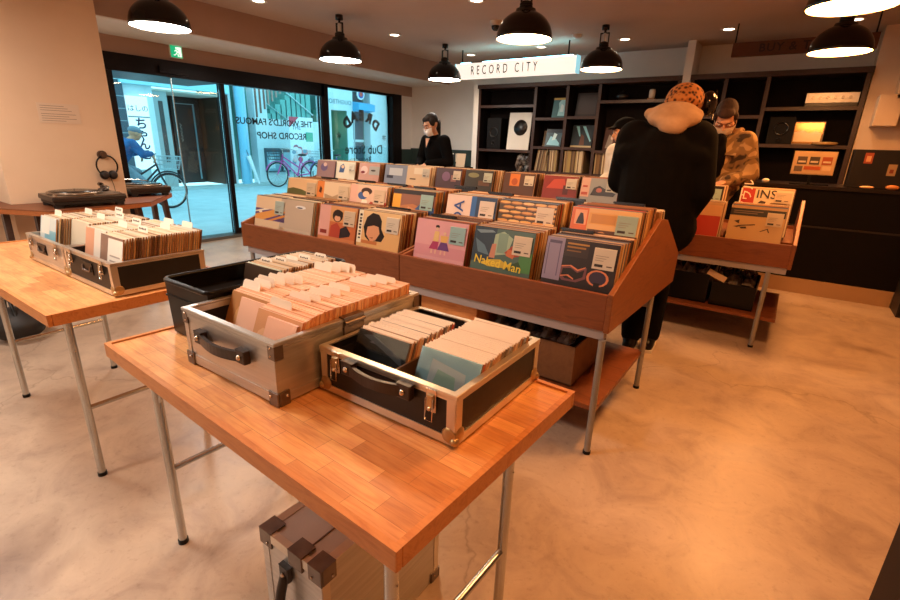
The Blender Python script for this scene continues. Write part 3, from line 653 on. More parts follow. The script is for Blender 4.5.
# ------------------------------------------------------------------ browser racks
def rack(name, xa, xb, dy, cells, label, legs, left_end=True, right_end=True):
    r = thing(name, ((xa+xb)/2, 1.73+dy, 0), label, 'record rack')
    th = .022
    b = MB(); b.box(xa+(th if left_end else 0), xb-(th if right_end else 0), 1.731+dy, 1.73+dy+th, .546, .688, 'teak'); b.build('front_board', r, bevel=.002)
    b = MB(); b.box(xa+th, xb-th, 2.93+dy-th, 2.93+dy, .52, .67, 'teak'); b.build('back_board', r, bevel=.002)
    f = MB(); f.box(xa+.02, xb-.02, 1.752+dy, 2.90+dy, .55, .565, 'teak'); f.box(xa+.02, xb-.02, 2.0+dy, 2.75+dy, .565, .665, 'teak_side')
    f.build('bin_floor', r)
    prof = [(1.73+dy, .54), (2.94+dy, .49), (2.955+dy, .66), (2.50+dy, .893), (2.36+dy, .912), (1.73+dy, .694)]
    for e, x0 in ((left_end, xa), (right_end, xb-th)):
        if e:
            p = MB(); p.prism(prof, 'x', x0, x0+th, 'teak_side'); p.build('end_panel', r, bevel=.003)
        else:
            p = MB(); p.prism([(1.75+dy, .56), (2.91+dy, .56), (2.92+dy, .66), (2.45+dy, .80), (2.36+dy, .80), (1.75+dy, .69)], 'x', x0+.002, x0+th-.004, 'teak_side'); p.build('end_panel', r)
    for x in cells:
        p = MB(); p.prism([(1.752+dy, .566), (2.0+dy, .566), (2.0+dy, .70), (1.752+dy, .66)], 'x', x-.004, x+.004, 'teak_side'); p.build('partition', r)
    q = MB(); q.box(xa+.03, xb-.02, 1.745+dy, 1.775+dy, .505, .545, 'rail'); q.build('front_rail', r)
    q = MB(); q.box(xa+.03, xb-.02, 2.45+dy, 2.48+dy, .455, .485, 'rail'); q.build('rear_rail', r)
    for (x, y) in legs:
        l = MB(); l.cyl((x, y, .012), (x, y, .51), .0135, 'grey_tube', seg=18); l.cyl((x, y, 0), (x, y, .014), .016, 'plastic_black'); l.build('leg', r)
    s = MB(); s.box(xa+.02, xb-.012, 1.745+dy, 2.47+dy, .19, .212, 'teak'); s.build('lower_shelf', r, bevel=.002)
    return r
rack('record_rack', U1L, U1M-.002, 0, [-2.5, -2.21, -1.875], 'left half of the long wooden record rack in front of the entrance', ((U1L+.06, 1.755), (U1M-.05, 1.755), (U1L+.06, 2.465), (U1M-.05, 2.465)), True, False)
rack('record_rack', U1M+.002, U1R, 0, [-1.15, -.80], 'right half of the long wooden record rack behind the near table', ((U1M+.05, 1.755), (U1R-.02, 1.722+.012), (U1M+.05, 2.465), (U1R-.01, 2.46)), False, True)
rack('record_rack', -4.66, -3.19, 1.78, [], 'street end section of the far record rack near the window', ((-4.55, 3.53), (-3.24, 3.53), (-4.55, 4.25), (-3.24, 4.25)), True, False)
rack('record_rack', -3.186, -1.77, 1.78, [], 'middle section of the far record rack in front of the woman', ((-3.13, 3.53), (-1.82, 3.53), (-3.13, 4.25), (-1.82, 4.25)), False, False)
rack('record_rack', -1.766, .09, 1.78, [-.32, -.68], 'right section of the far record rack where the shopper browses', ((-1.71, 3.53), (-.02, 3.523), (-1.71, 4.25), (-.02, 4.24)), False, True)
# things stored on the lower shelves
def carton(x0, x1, y0, y1, z0, h, label, mat='card_box', wrapn=7, group=None, dark=False):
    r = thing('cardboard_box' if not dark else 'storage_crate', ((x0+x1)/2, (y0+y1)/2, z0), label, 'box', group)
    t = .006; b = MB()
    b.box(x0, x1, y0, y0+t, z0, z0+h, mat); b.box(x0, x1, y1-t, y1, z0, z0+h, mat); b.box(x0, x0+t, y0+t, y1-t, z0, z0+h, mat); b.box(x1-t, x1, y0+t, y1-t, z0, z0+h, mat)
    b.box(x0, x1, y0, y1, z0, z0+t, mat); b.build('body', r, bevel=.002)
    for k in range(wrapn):
        w = (x1-x0-.03)/wrapn
        c = MB(); rr = random.uniform(.9, 1.1)
        xa = x0+.015+w*k
        n = 7; vs = []
        for i in range(n):
            for j in range(4):
                vs.append((xa + (w*.96)*j/3, y0+.02+(y1-y0-.04)*i/(n-1), z0+h-.01 + random.uniform(0, .085)*(1 if 0 < i < n-1 else .2)))
        c.add(vs, [(i*4+j, i*4+j+1, (i+1)*4+j+1, (i+1)*4+j) for i in range(n-1) for j in range(3)], 'wrap')
        c.box(xa+.002, xa+w*.92, y0+.022, y1-.022, z0+.01, z0+h-.012, '#3b2a20')
        o = c.build('wrapped_bundle', at=(xa, (y0+y1)/2, z0+.01)); tag(o, 'wrapped bundle in the ' + label, 'bundle', 'film wrapped bundles in the ' + label)
    return r
carton(-1.05, -.62, 1.85, 2.3, .214, .185, 'brown cardboard box on the lower rack shelf at its right end', wrapn=5)
carton(-1.42, -1.09, 1.80, 2.3, .214, .27, 'pale wooden box on the lower rack shelf beside the steel leg', mat='edge_wood', wrapn=0)
carton(-2.1, -1.62, 1.85, 2.3, .214, .22, 'brown cardboard box on the lower shelf of the left rack half', wrapn=4)
carton(-.66, -.34, 3.60, 4.05, .214, .20, 'black crate under the far rack beside the shopper', 'plastic_black', 4, dark=True)
c2 = carton(-.32, -.06, 3.60, 4.05, .214, .16, 'black crate under the right end of the far rack', 'plastic_black', 3, dark=True)
o = MB().box(-.06, .06, -.002, .002, -.02, .02, '#c9ad8d').build('price_tag', world=False)
o.location = (-.30, 3.595, .42); o.rotation_euler = (0, R(22), 0); tag(o, 'small white tag hanging on a black crate under the far rack', 'tag')
# ------------------------------------------------------------------ record cases
def corner(r, x, y, z, dx, dy, dz, s=.032, mat='pewter'):
    b = MB(); t = .0048
    def bx(a0, a1, b0, b1, c0, c1): b.box(min(a0,a1), max(a0,a1), min(b0,b1), max(b0,b1), min(c0,c1), max(c0,c1), mat)
    bx(x-dx*t, x+dx*s, y-dy*t, y, z-dz*t, z+dz*s); bx(x-dx*t, x, y, y+dy*s, z-dz*t, z+dz*s); bx(x, x+dx*s, y, y+dy*s, z-dz*t, z)
    for (px, py, pz) in ((x+dx*s*.65, y-dy*(t+.001), z+dz*s*.65), (x-dx*(t+.001), y+dy*s*.65, z+dz*s*.65)): b.ball((px, py, pz), .0035, 'chrome', 8, 6)
    return b.build('corner_bracket', r, bevel=.003)
def handle(r, xa, xb, y, z, mat='leather'):
    h = MB(); n = 12
    P = [((xa+(xb-xa)*i/n), y-.014-.012*math.sin(PI*i/n), z-.003*math.sin(PI*i/n)) for i in range(n+1)]
    for i in range(n):
        a, b = Vector(P[i]), Vector(P[i+1])
        h.add([(a.x,a.y,a.z-.011),(b.x,b.y,b.z-.011),(b.x,b.y,b.z+.011),(a.x,a.y,a.z+.011),(a.x,a.y+.008,a.z-.011),(b.x,b.y+.008,b.z-.011),(b.x,b.y+.008,b.z+.011),(a.x,a.y+.008,a.z+.011)],
              [(0,1,2,3),(5,4,7,6),(3,2,6,7),(4,5,1,0)], mat)
    o = h.build('handle', r)
    for x in (xa, xb):
        m = MB(); m.box(x-.016, x+.016, y-.016, y, z-.015, z+.015, mat); m.ball((x, y-.017, z), .006, 'chrome', 10, 6); m.build('handle_mount', o, bevel=.003)
    return o
def latch(r, x, y, z, mat='chrome'):
    m = MB(); m.box(x-.011, x+.011, y-.004, y, z-.04, z+.004, mat); m.box(x-.006, x+.006, y-.009, y-.003, z-.03, z-.006, 'brass'); m.ball((x, y-.008, z-.032), .005, 'chrome', 10, 6)
    o = m.build('latch', r, bevel=.001)
    l = MB(); l.tube([(x-.008, y-.008, z-.012), (x-.008, y-.01, z-.055), (x+.008, y-.01, z-.055), (x+.008, y-.008, z-.012)], .0015, 'chrome', 6, True); l.build('wire_loop', o)
def open_case(name, x0, x1, y0, y1, z0, z1, style, label, latches=(), hspan=None, divs=(), group=None, recess=None):
    r = thing(name, ((x0+x1)/2, (y0+y1)/2, z0), label, 'case', group)
    wall = {'silver': 'alu', 'black': 'case_black', 'silver2': 'alu'}[style]; t = .008; trim = 'alu_trim' if style != 'silver' else 'alu'
    b = MB()
    b.box(x0, x1, y0, y0+t, z0, z1-.006, wall); b.box(x0, x1, y1-t, y1, z0, z1-.006, wall); b.box(x0, x0+t, y0+t, y1-t, z0, z1-.006, wall); b.box(x1-t, x1, y0+t, y1-t, z0, z1-.006, wall)
    b.box(x0+t, x1-t, y0+t, y1-t, z0, z0+.006, 'felt'); b.build('shell', r)
    li = MB(); e = .0015
    li.box(x0+t, x1-t, y0+t, y0+t+e, z0+.006, z1-.02, 'felt'); li.box(x0+t, x1-t, y1-t-e, y1-t, z0+.006, z1-.02, 'felt'); li.box(x0+t, x0+t+e, y0+t, y1-t, z0+.006, z1-.02, 'felt'); li.box(x1-t-e, x1-t, y0+t, y1-t, z0+.006, z1-.02, 'felt')
    li.build('lining', r)
    k = MB(); o_ = .002; rh = .014 if style != 'silver' else .02
    for g in range(3 if style == 'silver' else 2):
        zz = z1-rh+g*rh/(3 if style == 'silver' else 2); zt = zz+rh/(3 if style == 'silver' else 2)-.0012; q = o_+(.0008*g)
        k.box(x0-q, x1+q, y0-q, y0+.004, zz, zt, trim); k.box(x0-q, x1+q, y1-.004, y1+q, zz, zt, trim)
        k.box(x0-q, x0+.004, y0+.004, y1-.004, zz, zt, trim); k.box(x1-.004, x1+q, y0+.004, y1-.004, zz, zt, trim)
    tt = .011
    k.box(x0-o_, x1+o_, y0-o_, y0+tt, z1-.003, z1, trim); k.box(x0-o_, x1+o_, y1-tt, y1+o_, z1-.003, z1, trim); k.box(x0-o_, x0+tt, y0+tt, y1-tt, z1-.003, z1, trim); k.box(x1-tt, x1+o_, y0+tt, y1-tt, z1-.003, z1, trim)
    k.build('top_rim', r)
    if style != 'silver':
        e = MB(); s = .018
        for (xx, yy, dx, dy) in ((x0,y0,1,1),(x1,y0,-1,1),(x0,y1,1,-1),(x1,y1,-1,-1)):
            e.box(min(xx, xx+dx*s), max(xx, xx+dx*s), min(yy-dy*.002, yy), max(yy-dy*.002, yy), z0, z1-.014, trim)
            e.box(min(xx-dx*.002, xx), max(xx-dx*.002, xx), min(yy, yy+dy*s), max(yy, yy+dy*s), z0, z1-.014, trim)
        e.box(x0+s, x1-s, y0-.002, y0, z0, z0+.016, trim); e.box(x0+s, x1-s, y1, y1+.002, z0, z0+.016, trim); e.box(x0-.002, x0, y0+s, y1-s, z0, z0+.016, trim); e.box(x1, x1+.002, y0+s, y1-s, z0, z0+.016, trim)
        e.build('edge_trim', r)
        for (xx, yy, dx, dy) in ((x0,y0,1,1),(x1,y0,-1,1),(x0,y1,1,-1),(x1,y1,-1,-1)):
            c = MB(); c.ball((xx+dx*.012, yy-dy*.001, z0+.018), (.016, .004, .016), 'brass', 14, 8); c.ball((xx-dx*.001, yy+dy*.012, z0+.018), (.004, .016, .016), 'brass', 14, 8); c.ball((xx, yy, z0+.009), .009, 'brass', 12, 8)
            c.build('corner_bracket', r)
    else:
        e = MB(); e.box(x0, x1, y0-.0015, y0, z0+.0, z0+.022, 'alu'); e.box(x0, x0+.016, y0-.0015, y0, z0+.022, z1-.02, 'alu'); e.box(x1-.016, x1, y0-.0015, y0, z0+.022, z1-.02, 'alu'); e.box(x1, x1+.0015, y0, y1, z0, z0+.02, 'alu'); e.build('edge_trim', r)
        for (xx, yy, dx, dy) in ((x0,y0,1,1),(x1,y0,-1,1),(x0,y1,1,-1),(x1,y1,-1,-1)):
            corner(r, xx, yy, z0, dx, dy, 1, .026)
            c = MB(); c.box(min(xx-dx*.003, xx+dx*.018), max(xx-dx*.003, xx+dx*.018), min(yy-dy*.003, yy), max(yy-dy*.003, yy), z1-.036, z1-.004, 'pewter'); c.box(min(xx-dx*.003, xx), max(xx-dx*.003, xx), min(yy, yy+dy*.018), max(yy, yy+dy*.018), z1-.036, z1-.004, 'pewter')
            for q in (z1-.028, z1-.012): c.ball((xx+dx*.01, yy-dy*.0035, q), .0028, 'chrome', 8, 6)
            c.build('corner_bracket', r)
        h = MB(); ym = y0+(y1-y0)*.47; h.box(x1-.012, x1+.006, ym-.03, ym+.03, z1-.04, z1+.003, 'pewter'); h.cyl((x1+.007, ym-.03, z1-.01), (x1+.007, ym+.03, z1-.01), .005, 'pewter'); h.build('lid_hinge', r)
    for x in latches: latch(r, x, y0-.002, z1-.006)
    if hspan: handle(r, hspan[0], hspan[1], y0-.002, hspan[2])
    if recess:
        q = MB(); q.box(recess-.045, recess+.045, y0-.003, y0, z0+.045, z0+.085, 'frame_black'); q.tube([(recess-.03, y0-.004, z0+.072), (recess-.03, y0-.007, z0+.055), (recess+.03, y0-.007, z0+.055), (recess+.03, y0-.004, z0+.072)], .003, 'pewter', 6); q.build('recessed_handle', r)
    for d in divs:
        q = MB(); q.box(d-.002, d+.002, y0+t+.002, y1-t-.002, z0+.006, z1-.018, C('#5b4636', .5)); q.build('divider_wall', r)
    return r
open_case('record_case', -1.088, -.751, .498, .935, .7025, .836, 'silver', 'open silver aluminium case full of small sleeves on the near table', hspan=(-1.005, -.845, .786))
open_case('record_case', -.738, -.395, .600, .925, .7025, .803, 'black', 'open black case with silver edges holding two rows of plastic cased discs', latches=(-.69, -.445), hspan=(-.645, -.50, .782), divs=(-.566,))
open_case('record_case', -2.125, -1.735, .592, .895, .7025, .812, 'black', 'open black case with silver edges on the far left table nearer the camera', latches=(-2.06, -1.80), recess=-1.93)
open_case('record_case', -2.53, -2.137, .592, .895, .7025, .812, 'silver2', 'open silver sided case at the street end of the far left table', latches=(-2.20, -2.47), recess=-2.37)
# 7-inch sleeves
def s7mesh(w, cover, spine, top): return sleeve_mb(w, w, .0045, cover, spine, top).mesh('single_sleeve')
pk = {}
def single_pack(w, fam):
    k = (w, fam)
    if k not in pk:
        if fam == 'pink': L = [('#e9b896', '#d89a6d', '#f2c9a8'), ('#e6ad8a', '#c98556', '#f0c09b'), ('#efc7a6', '#e2ae82', '#f6d6b8'), ('#d99d78', '#b9744a', '#e8b08a'), ('#ecd2b8', '#d8a478', '#f4dcc2')]
        else: L = [('#d9c3a6', '#a5703d', '#e8d4b8'), ('#c9ad8a', '#7d4f2b', '#d9bd98'), ('#e0cdb2', '#b8854e', '#efdcc2'), ('#8b6a4a', '#5c3a20', '#c9a884'), ('#d6b894', '#9a6534', '#e3cba8'), ('#cfc4b4', '#c29a66', '#dccdb8')]
        pk[k] = [s7mesh(w, *c) for c in L]
    return pk[k]
def single_row(x, y, z, w, n, pitch, tilt, fam, label, group, fronts=()):
    for k in range(n):
        tt = tilt*(1-.55*min(1, k/14)) if fam == 'pink' else tilt
        loc = (x+random.uniform(-.001, .001), y+pitch*k, z+random.uniform(-.001, .0015))
        if k < len(fronts):
            f = fronts[k]
            r = thing('single_sleeve', (loc[0], y+pitch*k-.002, z), f[3], 'record', rot=(-tt, 0, 0))
            b = sleeve_mb(w, w, .0045, f[0], f[1], art=f[2]); b.build('cover', r, world=False)
            if f[4]: tag_card(r, w, w, f[4], .3, .3, .95, .93)
        else: put_mesh(random.choice(single_pack(w, fam)), 'single_sleeve', loc, (-tt, 0, 0), label, 'record', group)
W7 = .152
single_row(-1.078, .562, .710, W7, 58, .0058, R(22), 'pink', 'small pale sleeve packed in the left row of the silver case', 'small sleeves in the left row of the silver case',
  fronts=[('#b9824f', '#7a4a2a', [('#2d1a12', rc(.1,.05,.5,.3)), ('#d9a36c', ell(.4,.6,.2,.25)), ('#c2452c', rc(.5,0,.8,.5))], 'brown picture sleeve leaning at the front of the silver case left row', None),
          ('#eab794', '#d89a6d', [], 'pink labelled sleeve second in the silver case left row', '#f3c3a8')])
single_row(-.917, .525, .710, W7, 62, .0060, R(22), 'pink', 'small pale sleeve packed in the right row of the silver case', 'small sleeves in the right row of the silver case',
  fronts=[('#d59a6d', '#b9744a', [('#e6b489', ell(.25,.45,.2,.3)), ('#c78758', ell(.25,.45,.1,.15))], 'tan sleeve with a pink printed card at the front of the silver case right row', '#f3c0a5')])
def index_card(x, y, z, w, h, tilt, label, group, c='#efe2d0', rotz=0, mark=None):
    b = MB(); rr = .006
    b.prism([(0, 0), (w, 0), (w, h-rr), (w-rr, h), (rr, h), (0, h-rr)], 'y', 0, .0012, c)
    if mark:
        for q in range(5): b.box(w*(.15+.14*q), w*(.24+.14*q), -.0006, -.0001, h-.014, h-.007-.0015*(q % 2), '#4a423c')
    o = b.build('index_card', world=False); o.location = (x, y, z); o.rotation_euler = (-tilt, 0, rotz)
    return tag(o, label, 'index card', group)
g1 = 'blank white index cards in the left row of the silver case'; g2 = 'blank white index cards in the right row of the silver case'
for k, (y, x) in enumerate([(.59, -1.085), (.612, -1.075), (.645, -1.075), (.672, -1.07), (.69, -1.06), (.705, -1.045), (.83, -1.08), (.85, -1.065), (.865, -1.045), (.872, -1.03)]):
    index_card(x+.01, y+.002, .720, .07, .165, R(20 if y < .64 else 12), 'blank white index card sticking up from the left row of the silver case', g1)
for k, (y, x) in enumerate([(.57, -.91), (.625, -.915), (.64, -.90), (.675, -.905), (.70, -.90), (.735, -.905), (.80, -.90), (.815, -.895), (.845, -.885), (.862, -.87)]):
    index_card(x, y, .718, .075, .160, R(14), 'blank white index card sticking up from the right row of the silver case', g2)
# far left table
WL = .172
LF = [('#cfd4cf', '#a5703d', [('#7fb0bd', rc(.3,.1,1,.7)), ('#e9e3d6', rc(.1,.6,.6,1))], 'white and light blue sleeve at the front left of the silver sided case', None),
      ('#d8c8ae', '#8a5a33', [], 'plain cream sleeve at the front of the silver sided case', None),
      ('#d99a78', '#7d4f2b', [('#e3d3c2', rc(.45,0,1,1))], 'orange and white sleeve at the front of the black edged far case', None),
      ('#8b6a58', '#a5703d', [('#ece0d0', rc(.35,.05,1,.95)), ('#a8988a', rc(.45,.6,.9,.63)), ('#a8988a', rc(.45,.5,.85,.53)), ('#5b4c40', rc(.5,.15,.8,.22))], 'dark sleeve with a white printed card at the front of the black edged far case', None)]
for x, y, f, n, lb in ((-2.515, .615, LF[0], 30, 'outer row of the silver sided case'), (-2.325, .66, LF[1], 26, 'inner row of the silver sided case'), (-2.11, .635, LF[2], 29, 'left row of the black edged far case'), (-1.925, .615, LF[3], 32, 'right row of the black edged far case')):
    single_row(x, y, .712, WL, n, .0083, R(12), 'brown', 'small sleeve packed in the ' + lb, 'small sleeves in the ' + lb, fronts=[f])
g3 = 'lettered white index cards on the far left table'
for (x, y, m) in [(-2.5, .66, None), (-2.48, .76, None), (-2.44, .86, 'ROCK'), (-2.3, .74, None), (-2.28, .80, 'JAZZ'), (-2.05, .72, None), (-2.08, .78, 'SOUL'), (-1.89, .72, 'FUNK'), (-1.9, .8, None), (-1.88, .87, None), (-2.0, .86, None)]:
    index_card(x, y, .735, .075, .17, R(12), 'white index card standing among the small sleeves of the far left table', g3, '#eadfce', 0, m)
# black plastic crate
r = thing('plastic_crate', (-1.24, .8, .7025), 'black plastic crate of green tinted sleeves behind the silver case', 'crate')
def taper(x0, x1, y0, y1, d, z0, z1, t, mat):
    b = MB()
    o0 = [(x0+d,y0+d),(x1-d,y0+d),(x1-d,y1-d),(x0+d,y1-d)]; o1 = [(x0,y0),(x1,y0),(x1,y1),(x0,y1)]
    i0 = [(x0+d+t,y0+d+t),(x1-d-t,y0+d+t),(x1-d-t,y1-d-t),(x0+d+t,y1-d-t)]; i1 = [(x0+t,y0+t),(x1-t,y0+t),(x1-t,y1-t),(x0+t,y1-t)]
    vs = [(*p, z0) for p in o0]+[(*p, z1) for p in o1]+[(*p, z0+t) for p in i0]+[(*p, z1) for p in i1]
    fs = [(k, (k+1) % 4, 4+(k+1) % 4, 4+k) for k in range(4)]+[(8+(k+1) % 4, 8+k, 12+k, 12+(k+1) % 4) for k in range(4)]+[(4+k, 4+(k+1) % 4, 12+(k+1) % 4, 12+k) for k in range(4)]+[(3,2,1,0),(8,9,10,11)]
    return b.add(vs, fs, mat)
taper(-1.302, -1.094, .560, 1.0, .004, .7025, .846, .004, 'plastic_black').build('bin', r)
b = MB(); pts = []
for (cx, cy, a) in ((-1.112, .578, 270), (-1.112, .985, 0), (-1.284, .985, 90), (-1.284, .578, 180)):
    for k in range(5): pts.append((cx+.02*math.cos(R(a+k*22.5)), cy+.02*math.sin(R(a+k*22.5)), .85))
b.tube(pts, .0065, 'plastic_black', 8, True); b.build('rolled_rim', r)
b = MB(); b.box(-1.304, -1.092, .558, 1.002, .805, .81, 'plastic_black'); b.build('rib', r)
WC = .155
single_row(-1.278, .745, .709, WC, 25, .0085, R(14), 'brown', 'small sleeve packed in the black plastic crate', 'small sleeves in the black plastic crate',
   fronts=[('#3b2a1c', '#5c3a20', [('#c99b3a', rc(.1,.1,.5,.3)), ('#d8552c', rc(.6,.05,.8,.3))], 'dark sleeve with a yellow mark at the front of the black plastic crate', None), ('#b9d0c2', '#8aa89a', [], 'pale green sleeve in the black plastic crate', '#dcd9cf')])
for (x, y, m) in [(-1.27, .80, 'REGGAE'), (-1.25, .835, 'ROOTS'), (-1.235, .865, None), (-1.22, .90, 'SKA'), (-1.20, .945, 'CALYPSO')]:
    index_card(x, y, .718, .055, .155, R(10), 'lettered white index card in the black plastic crate', 'lettered index cards in the black plastic crate', '#ece4d6', 0, m)
# plastic cased discs
CW, CH = .142, .118
cm = []
for c, s_ in (('#d0b193', '#b5805a'), ('#b89474', '#a86a44'), ('#8d8f94', '#8c7a6a'), ('#d8c3aa', '#c3986f'), ('#c2502f', '#b04a2a'), ('#5b5048', '#6e5a48')):
    b = sleeve_mb(CW, CH, .0052, c, s_, top=C('#a58566', .3)); b.box(-.0005, CW+.0005, -.0006, .0016, CH-.004, CH+.0012, C('#fbeedb', .1)); b.box(-.0005, .003, -.0004, .0056, CH-.02, CH+.0008, C('#fbeedb', .1)); cm.append(b.mesh('disc_case'))  # glints are painted: pale raised strips on darker case tops
def disc_row(x, y, n, pitch, tilt, lb, front):
    for k in range(n):
        loc = (x+random.uniform(-.0012, .0012), y+pitch*k, .712+random.uniform(-.0015, .003))
        if k == 0:
            r = thing('disc_case', loc, front[2], 'disc case', rot=(-tilt, 0, 0)); b = sleeve_mb(CW, CH, .0062, C(front[0], .12), '#6e5a48', top=C('#eccfae', .15), art=front[1]); b.build('cover', r, world=False)
            c = MB(); c.box(0, CW, -.0022, -.0012, 0, CH, 'glass'); c.build('clear_lid', r, world=False)
        else: put_mesh(random.choice(cm), 'disc_case', loc, (-tilt+random.uniform(-.02, .02), 0, random.uniform(-.012, .012)), 'thin plastic disc case packed in the ' + lb, 'disc case', 'plastic disc cases in the ' + lb)
disc_row(-.712, .645, 19, .0086, R(22), 'left row of the black case', ('#4a4647', [('#6d6a70', [(.1,.9),(.3,.95),(.9,.7),(.95,.55),(.5,.75)]), ('#2c292b', [(0,0),(1,0),(1,.4),(.4,.5),(0,.3)]), ('#8a7f86', [(.25,.8),(.32,.84),(.38,.8)])], 'dark glossy disc case at the front of the left row of the black case'))  # gloss on the dark cover is painted as paler streaks
disc_row(-.548, .655, 24, .0086, R(24), 'right row of the black case', ('#c4ecf8', [('#ffffff', [(.2,.1),(.85,.0),(.8,.75),(.22,.85)]), ('#d8f2e0', [(.3,.4),(.7,.3),(.65,.65),(.35,.7)])], 'light blue and white disc case fronting the right row of the black case'))
# closed case under the near table
x0, x1, y0, y1, z1 = -.826, -.626, .475, .885, .372
r = thing('closed_case', (-.726, .68, 0), 'closed silver aluminium case standing on the floor under the near table', 'case')
MB().box(x0, x1, y0, y1, 0, z1, 'alu').build('shell', r, bevel=.003)
e = MB()
for xx in (x0, x1-.022): e.box(xx, xx+.022, y0-.0015, y0, 0, z1, 'alu'); e.box(xx, xx+.022, y0, y1, z1, z1+.0015, 'alu_trim')
e.box(x0, x1, y0-.004, y0+.012, z1-.02, z1+.003, 'alu_trim'); e.box(x0+.13, x0+.133, y0, y1, z1, z1+.002, 'pewter'); e.box(x1, x1+.0015, y0, y0+.02, 0, z1, 'alu_trim'); e.box(x1, x1+.0015, y1-.02, y1, 0, z1, 'alu_trim')
e.build('edge_trim', r)
for xx, dx in ((x0, 1), (x1, -1)):
    for yy, dy in ((y0, 1), (y1, -1)):
        corner(r, xx, yy, z1, dx, dy, -1, .038); corner(r, xx, yy, 0, dx, dy, 1, .034)
b = MB(); b.box(x0+.10, x0+.145, y0-.007, y0+.034, z1-.035, z1+.006, 'pewter'); b.build('lid_hinge', r, bevel=.002)
b = MB(); b.box(x0+.115, x0+.15, y0+.17, y0+.2, z1, z1+.008, 'pewter'); b.cyl((x0+.112, y0+.185, z1+.007), (x0+.153, y0+.185, z1+.007), .005, 'chrome'); b.build('latch', r)
hx = (x0+x1)/2-.012
b = MB(); P = [(hx, y0-.01-.02*math.sin(PI*i/8), .30-.16*i/8) for i in range(9)]; b.tube(P, .011, 'leather', 10); o = b.build('handle', r)
for zz in (.305, .135): m = MB(); m.box(hx-.016, hx+.016, y0-.014, y0, zz-.02, zz+.02, 'leather'); m.ball((hx, y0-.015, zz), .006, 'chrome', 10, 6); m.build('handle_mount', o, bevel=.004)
# ------------------------------------------------------------------ listening shelf round the pillar
r = thing('wall_shelf', (-4.0, 1.3, 0), 'brown wooden listening shelf with cut corners around the cream pillar', 'shelf')
poly = [(-4.66, .42), (-3.99, .80), (-3.62, .98), (-3.735, 1.60), (-4.23, 1.985), (-4.66, 2.05)]
b = MB(); b.prism(poly, 'z', .745, .752, 'shelf_top'); b.build('shelf_board', r)
b = MB(); b.prism(poly, 'z', .718, .7449, 'shelf_edge'); b.build('board_edge', r)
for i, (p, q) in enumerate((((-4.02, .86), (-3.98, .84)), ((-3.86, .98), (-3.82, .96)), ((-3.84, 1.55), (-3.81, 1.6)), ((-4.2, 1.90), (-4.17, 1.95)), ((-4.5, 1.95), (-4.5, 1.95)), ((-4.5, .56), (-4.5, .56)))):
    b = MB()
    vs = [(p[0]+dx, p[1]+dy, .718) for dx, dy in ((-.025,-.016),(.025,-.016),(.025,.016),(-.025,.016))]+[(q[0]+dx, q[1]+dy, 0) for dx, dy in ((-.02,-.014),(.02,-.014),(.02,.014),(-.02,.014))]
    b.add(vs, [(0,1,2,3),(7,6,5,4),(4,5,1,0),(5,6,2,1),(6,7,3,2),(7,4,0,3)], 'dark_trim'); b.build('leg', r)
b = MB(); b.box(-4.04, -4.0, .9, 1.6, .12, .16, 'dark_trim'); b.build('stretcher', r)
def turntable(x, y, z, label, yaw=0, sc=.9):
    r = thing('turntable', (x, y, z), label, 'turntable', rot=(0, 0, yaw)); r.scale = (sc, sc, sc)
    # local: long side along y (0.45), depth along x (0.35), tonearm at +y
    b = MB(); b.prism([(-.175, -.225), (.175, -.225), (.175, .225), (-.175, .225)], 'z', .045, .075, C('#2a1d17', .35)); b.build('plinth', r, world=False, bevel=.006)
    b = MB(); b.box(-.172, .172, -.222, .222, .0755, .082, C('#7d6a58', .35, .5)); b.build('top_plate', r, world=False, bevel=.002)
    b = MB(); b.box(-.165, .165, -.215, .215, .022, .0448, C('#120c0a', .5)); b.build('base', r, world=False, bevel=.004)
    for sx in (-.13, .13):
        for sy in (-.185, .185): MB().cyl((sx, sy, 0), (sx, sy, .024), .03, C('#0f0b0a', .4), seg=20).build('foot', r, world=False)
    b = MB(); b.lathe([(0, .083), (.164, .083), (.166, .087), (.166, .098), (.162, .101), (0, .101)], (0, -.045, 0), C('#8d7a68', .25, .7), 48); pl = b.build('platter', r, world=False)
    b = MB(); b.lathe([(0, .1015), (.15, .1015), (.151, .1035), (.05, .1045), (.0495, .1045), (0, .1045)], (0, -.045, 0), C('#15100e', .25), 48); b.build('slipmat', pl, world=False)
    MB().cyl((0, -.045, .1), (0, -.045, .118), .0035, 'chrome').build('spindle', pl, world=False)
    b = MB(); b.lathe([(0, .083), (.036, .083), (.036, .1), (.02, .105), (.02, .125), (0, .125)], (-.1, .165, 0), C('#4a3d34', .3, .6), 24); b.build('tonearm_base', r, world=False)
    b = MB(); b.tube([(-.155, .165, .128), (-.1, .165, .128), (-.02, .163, .126), (.05, .155, .122), (.09, .13, .116), (.12, .11, .11)], .005, 'chrome', 8); b.cyl((-.165, .165, .128), (-.125, .165, .128), .016, C('#3a2f28', .3, .6)); b.box(.11, .14, .092, .115, .104, .112, 'plastic_black'); b.build('tonearm', r, world=False)
    b = MB(); b.cyl((.135, -.195, .08), (.135, -.195, .094), .016, 'chrome'); b.build('start_button', r, world=False)
    MB().cyl((.15, .03, .08), (.15, .03, .088), .008, 'chrome').build('target_light', r, world=False)
    b = MB(); b.box(.03, .15, .19, .206, .082, .0845, C('#1a1412', .4)); b.box(.08, .095, .187, .209, .084, .092, 'chrome'); b.build('pitch_slider', r, world=False)
    return r
turntable(-3.84, 1.235, .752, 'dark turntable on the shelf in front of the cream pillar', R(-3))
turntable(-4.26, 1.765, .752, 'dark turntable half hidden behind the cream pillar by the window', R(90), .85)
r = thing('headphones', (-4.08, 1.49, .99), 'black headphones hanging on a round hook on the cream pillar', 'headphones')
pts = [(-4.068, 1.49+.066*math.sin(R(a)), .985+.072*math.cos(R(a))) for a in range(-140, 141, 14)]
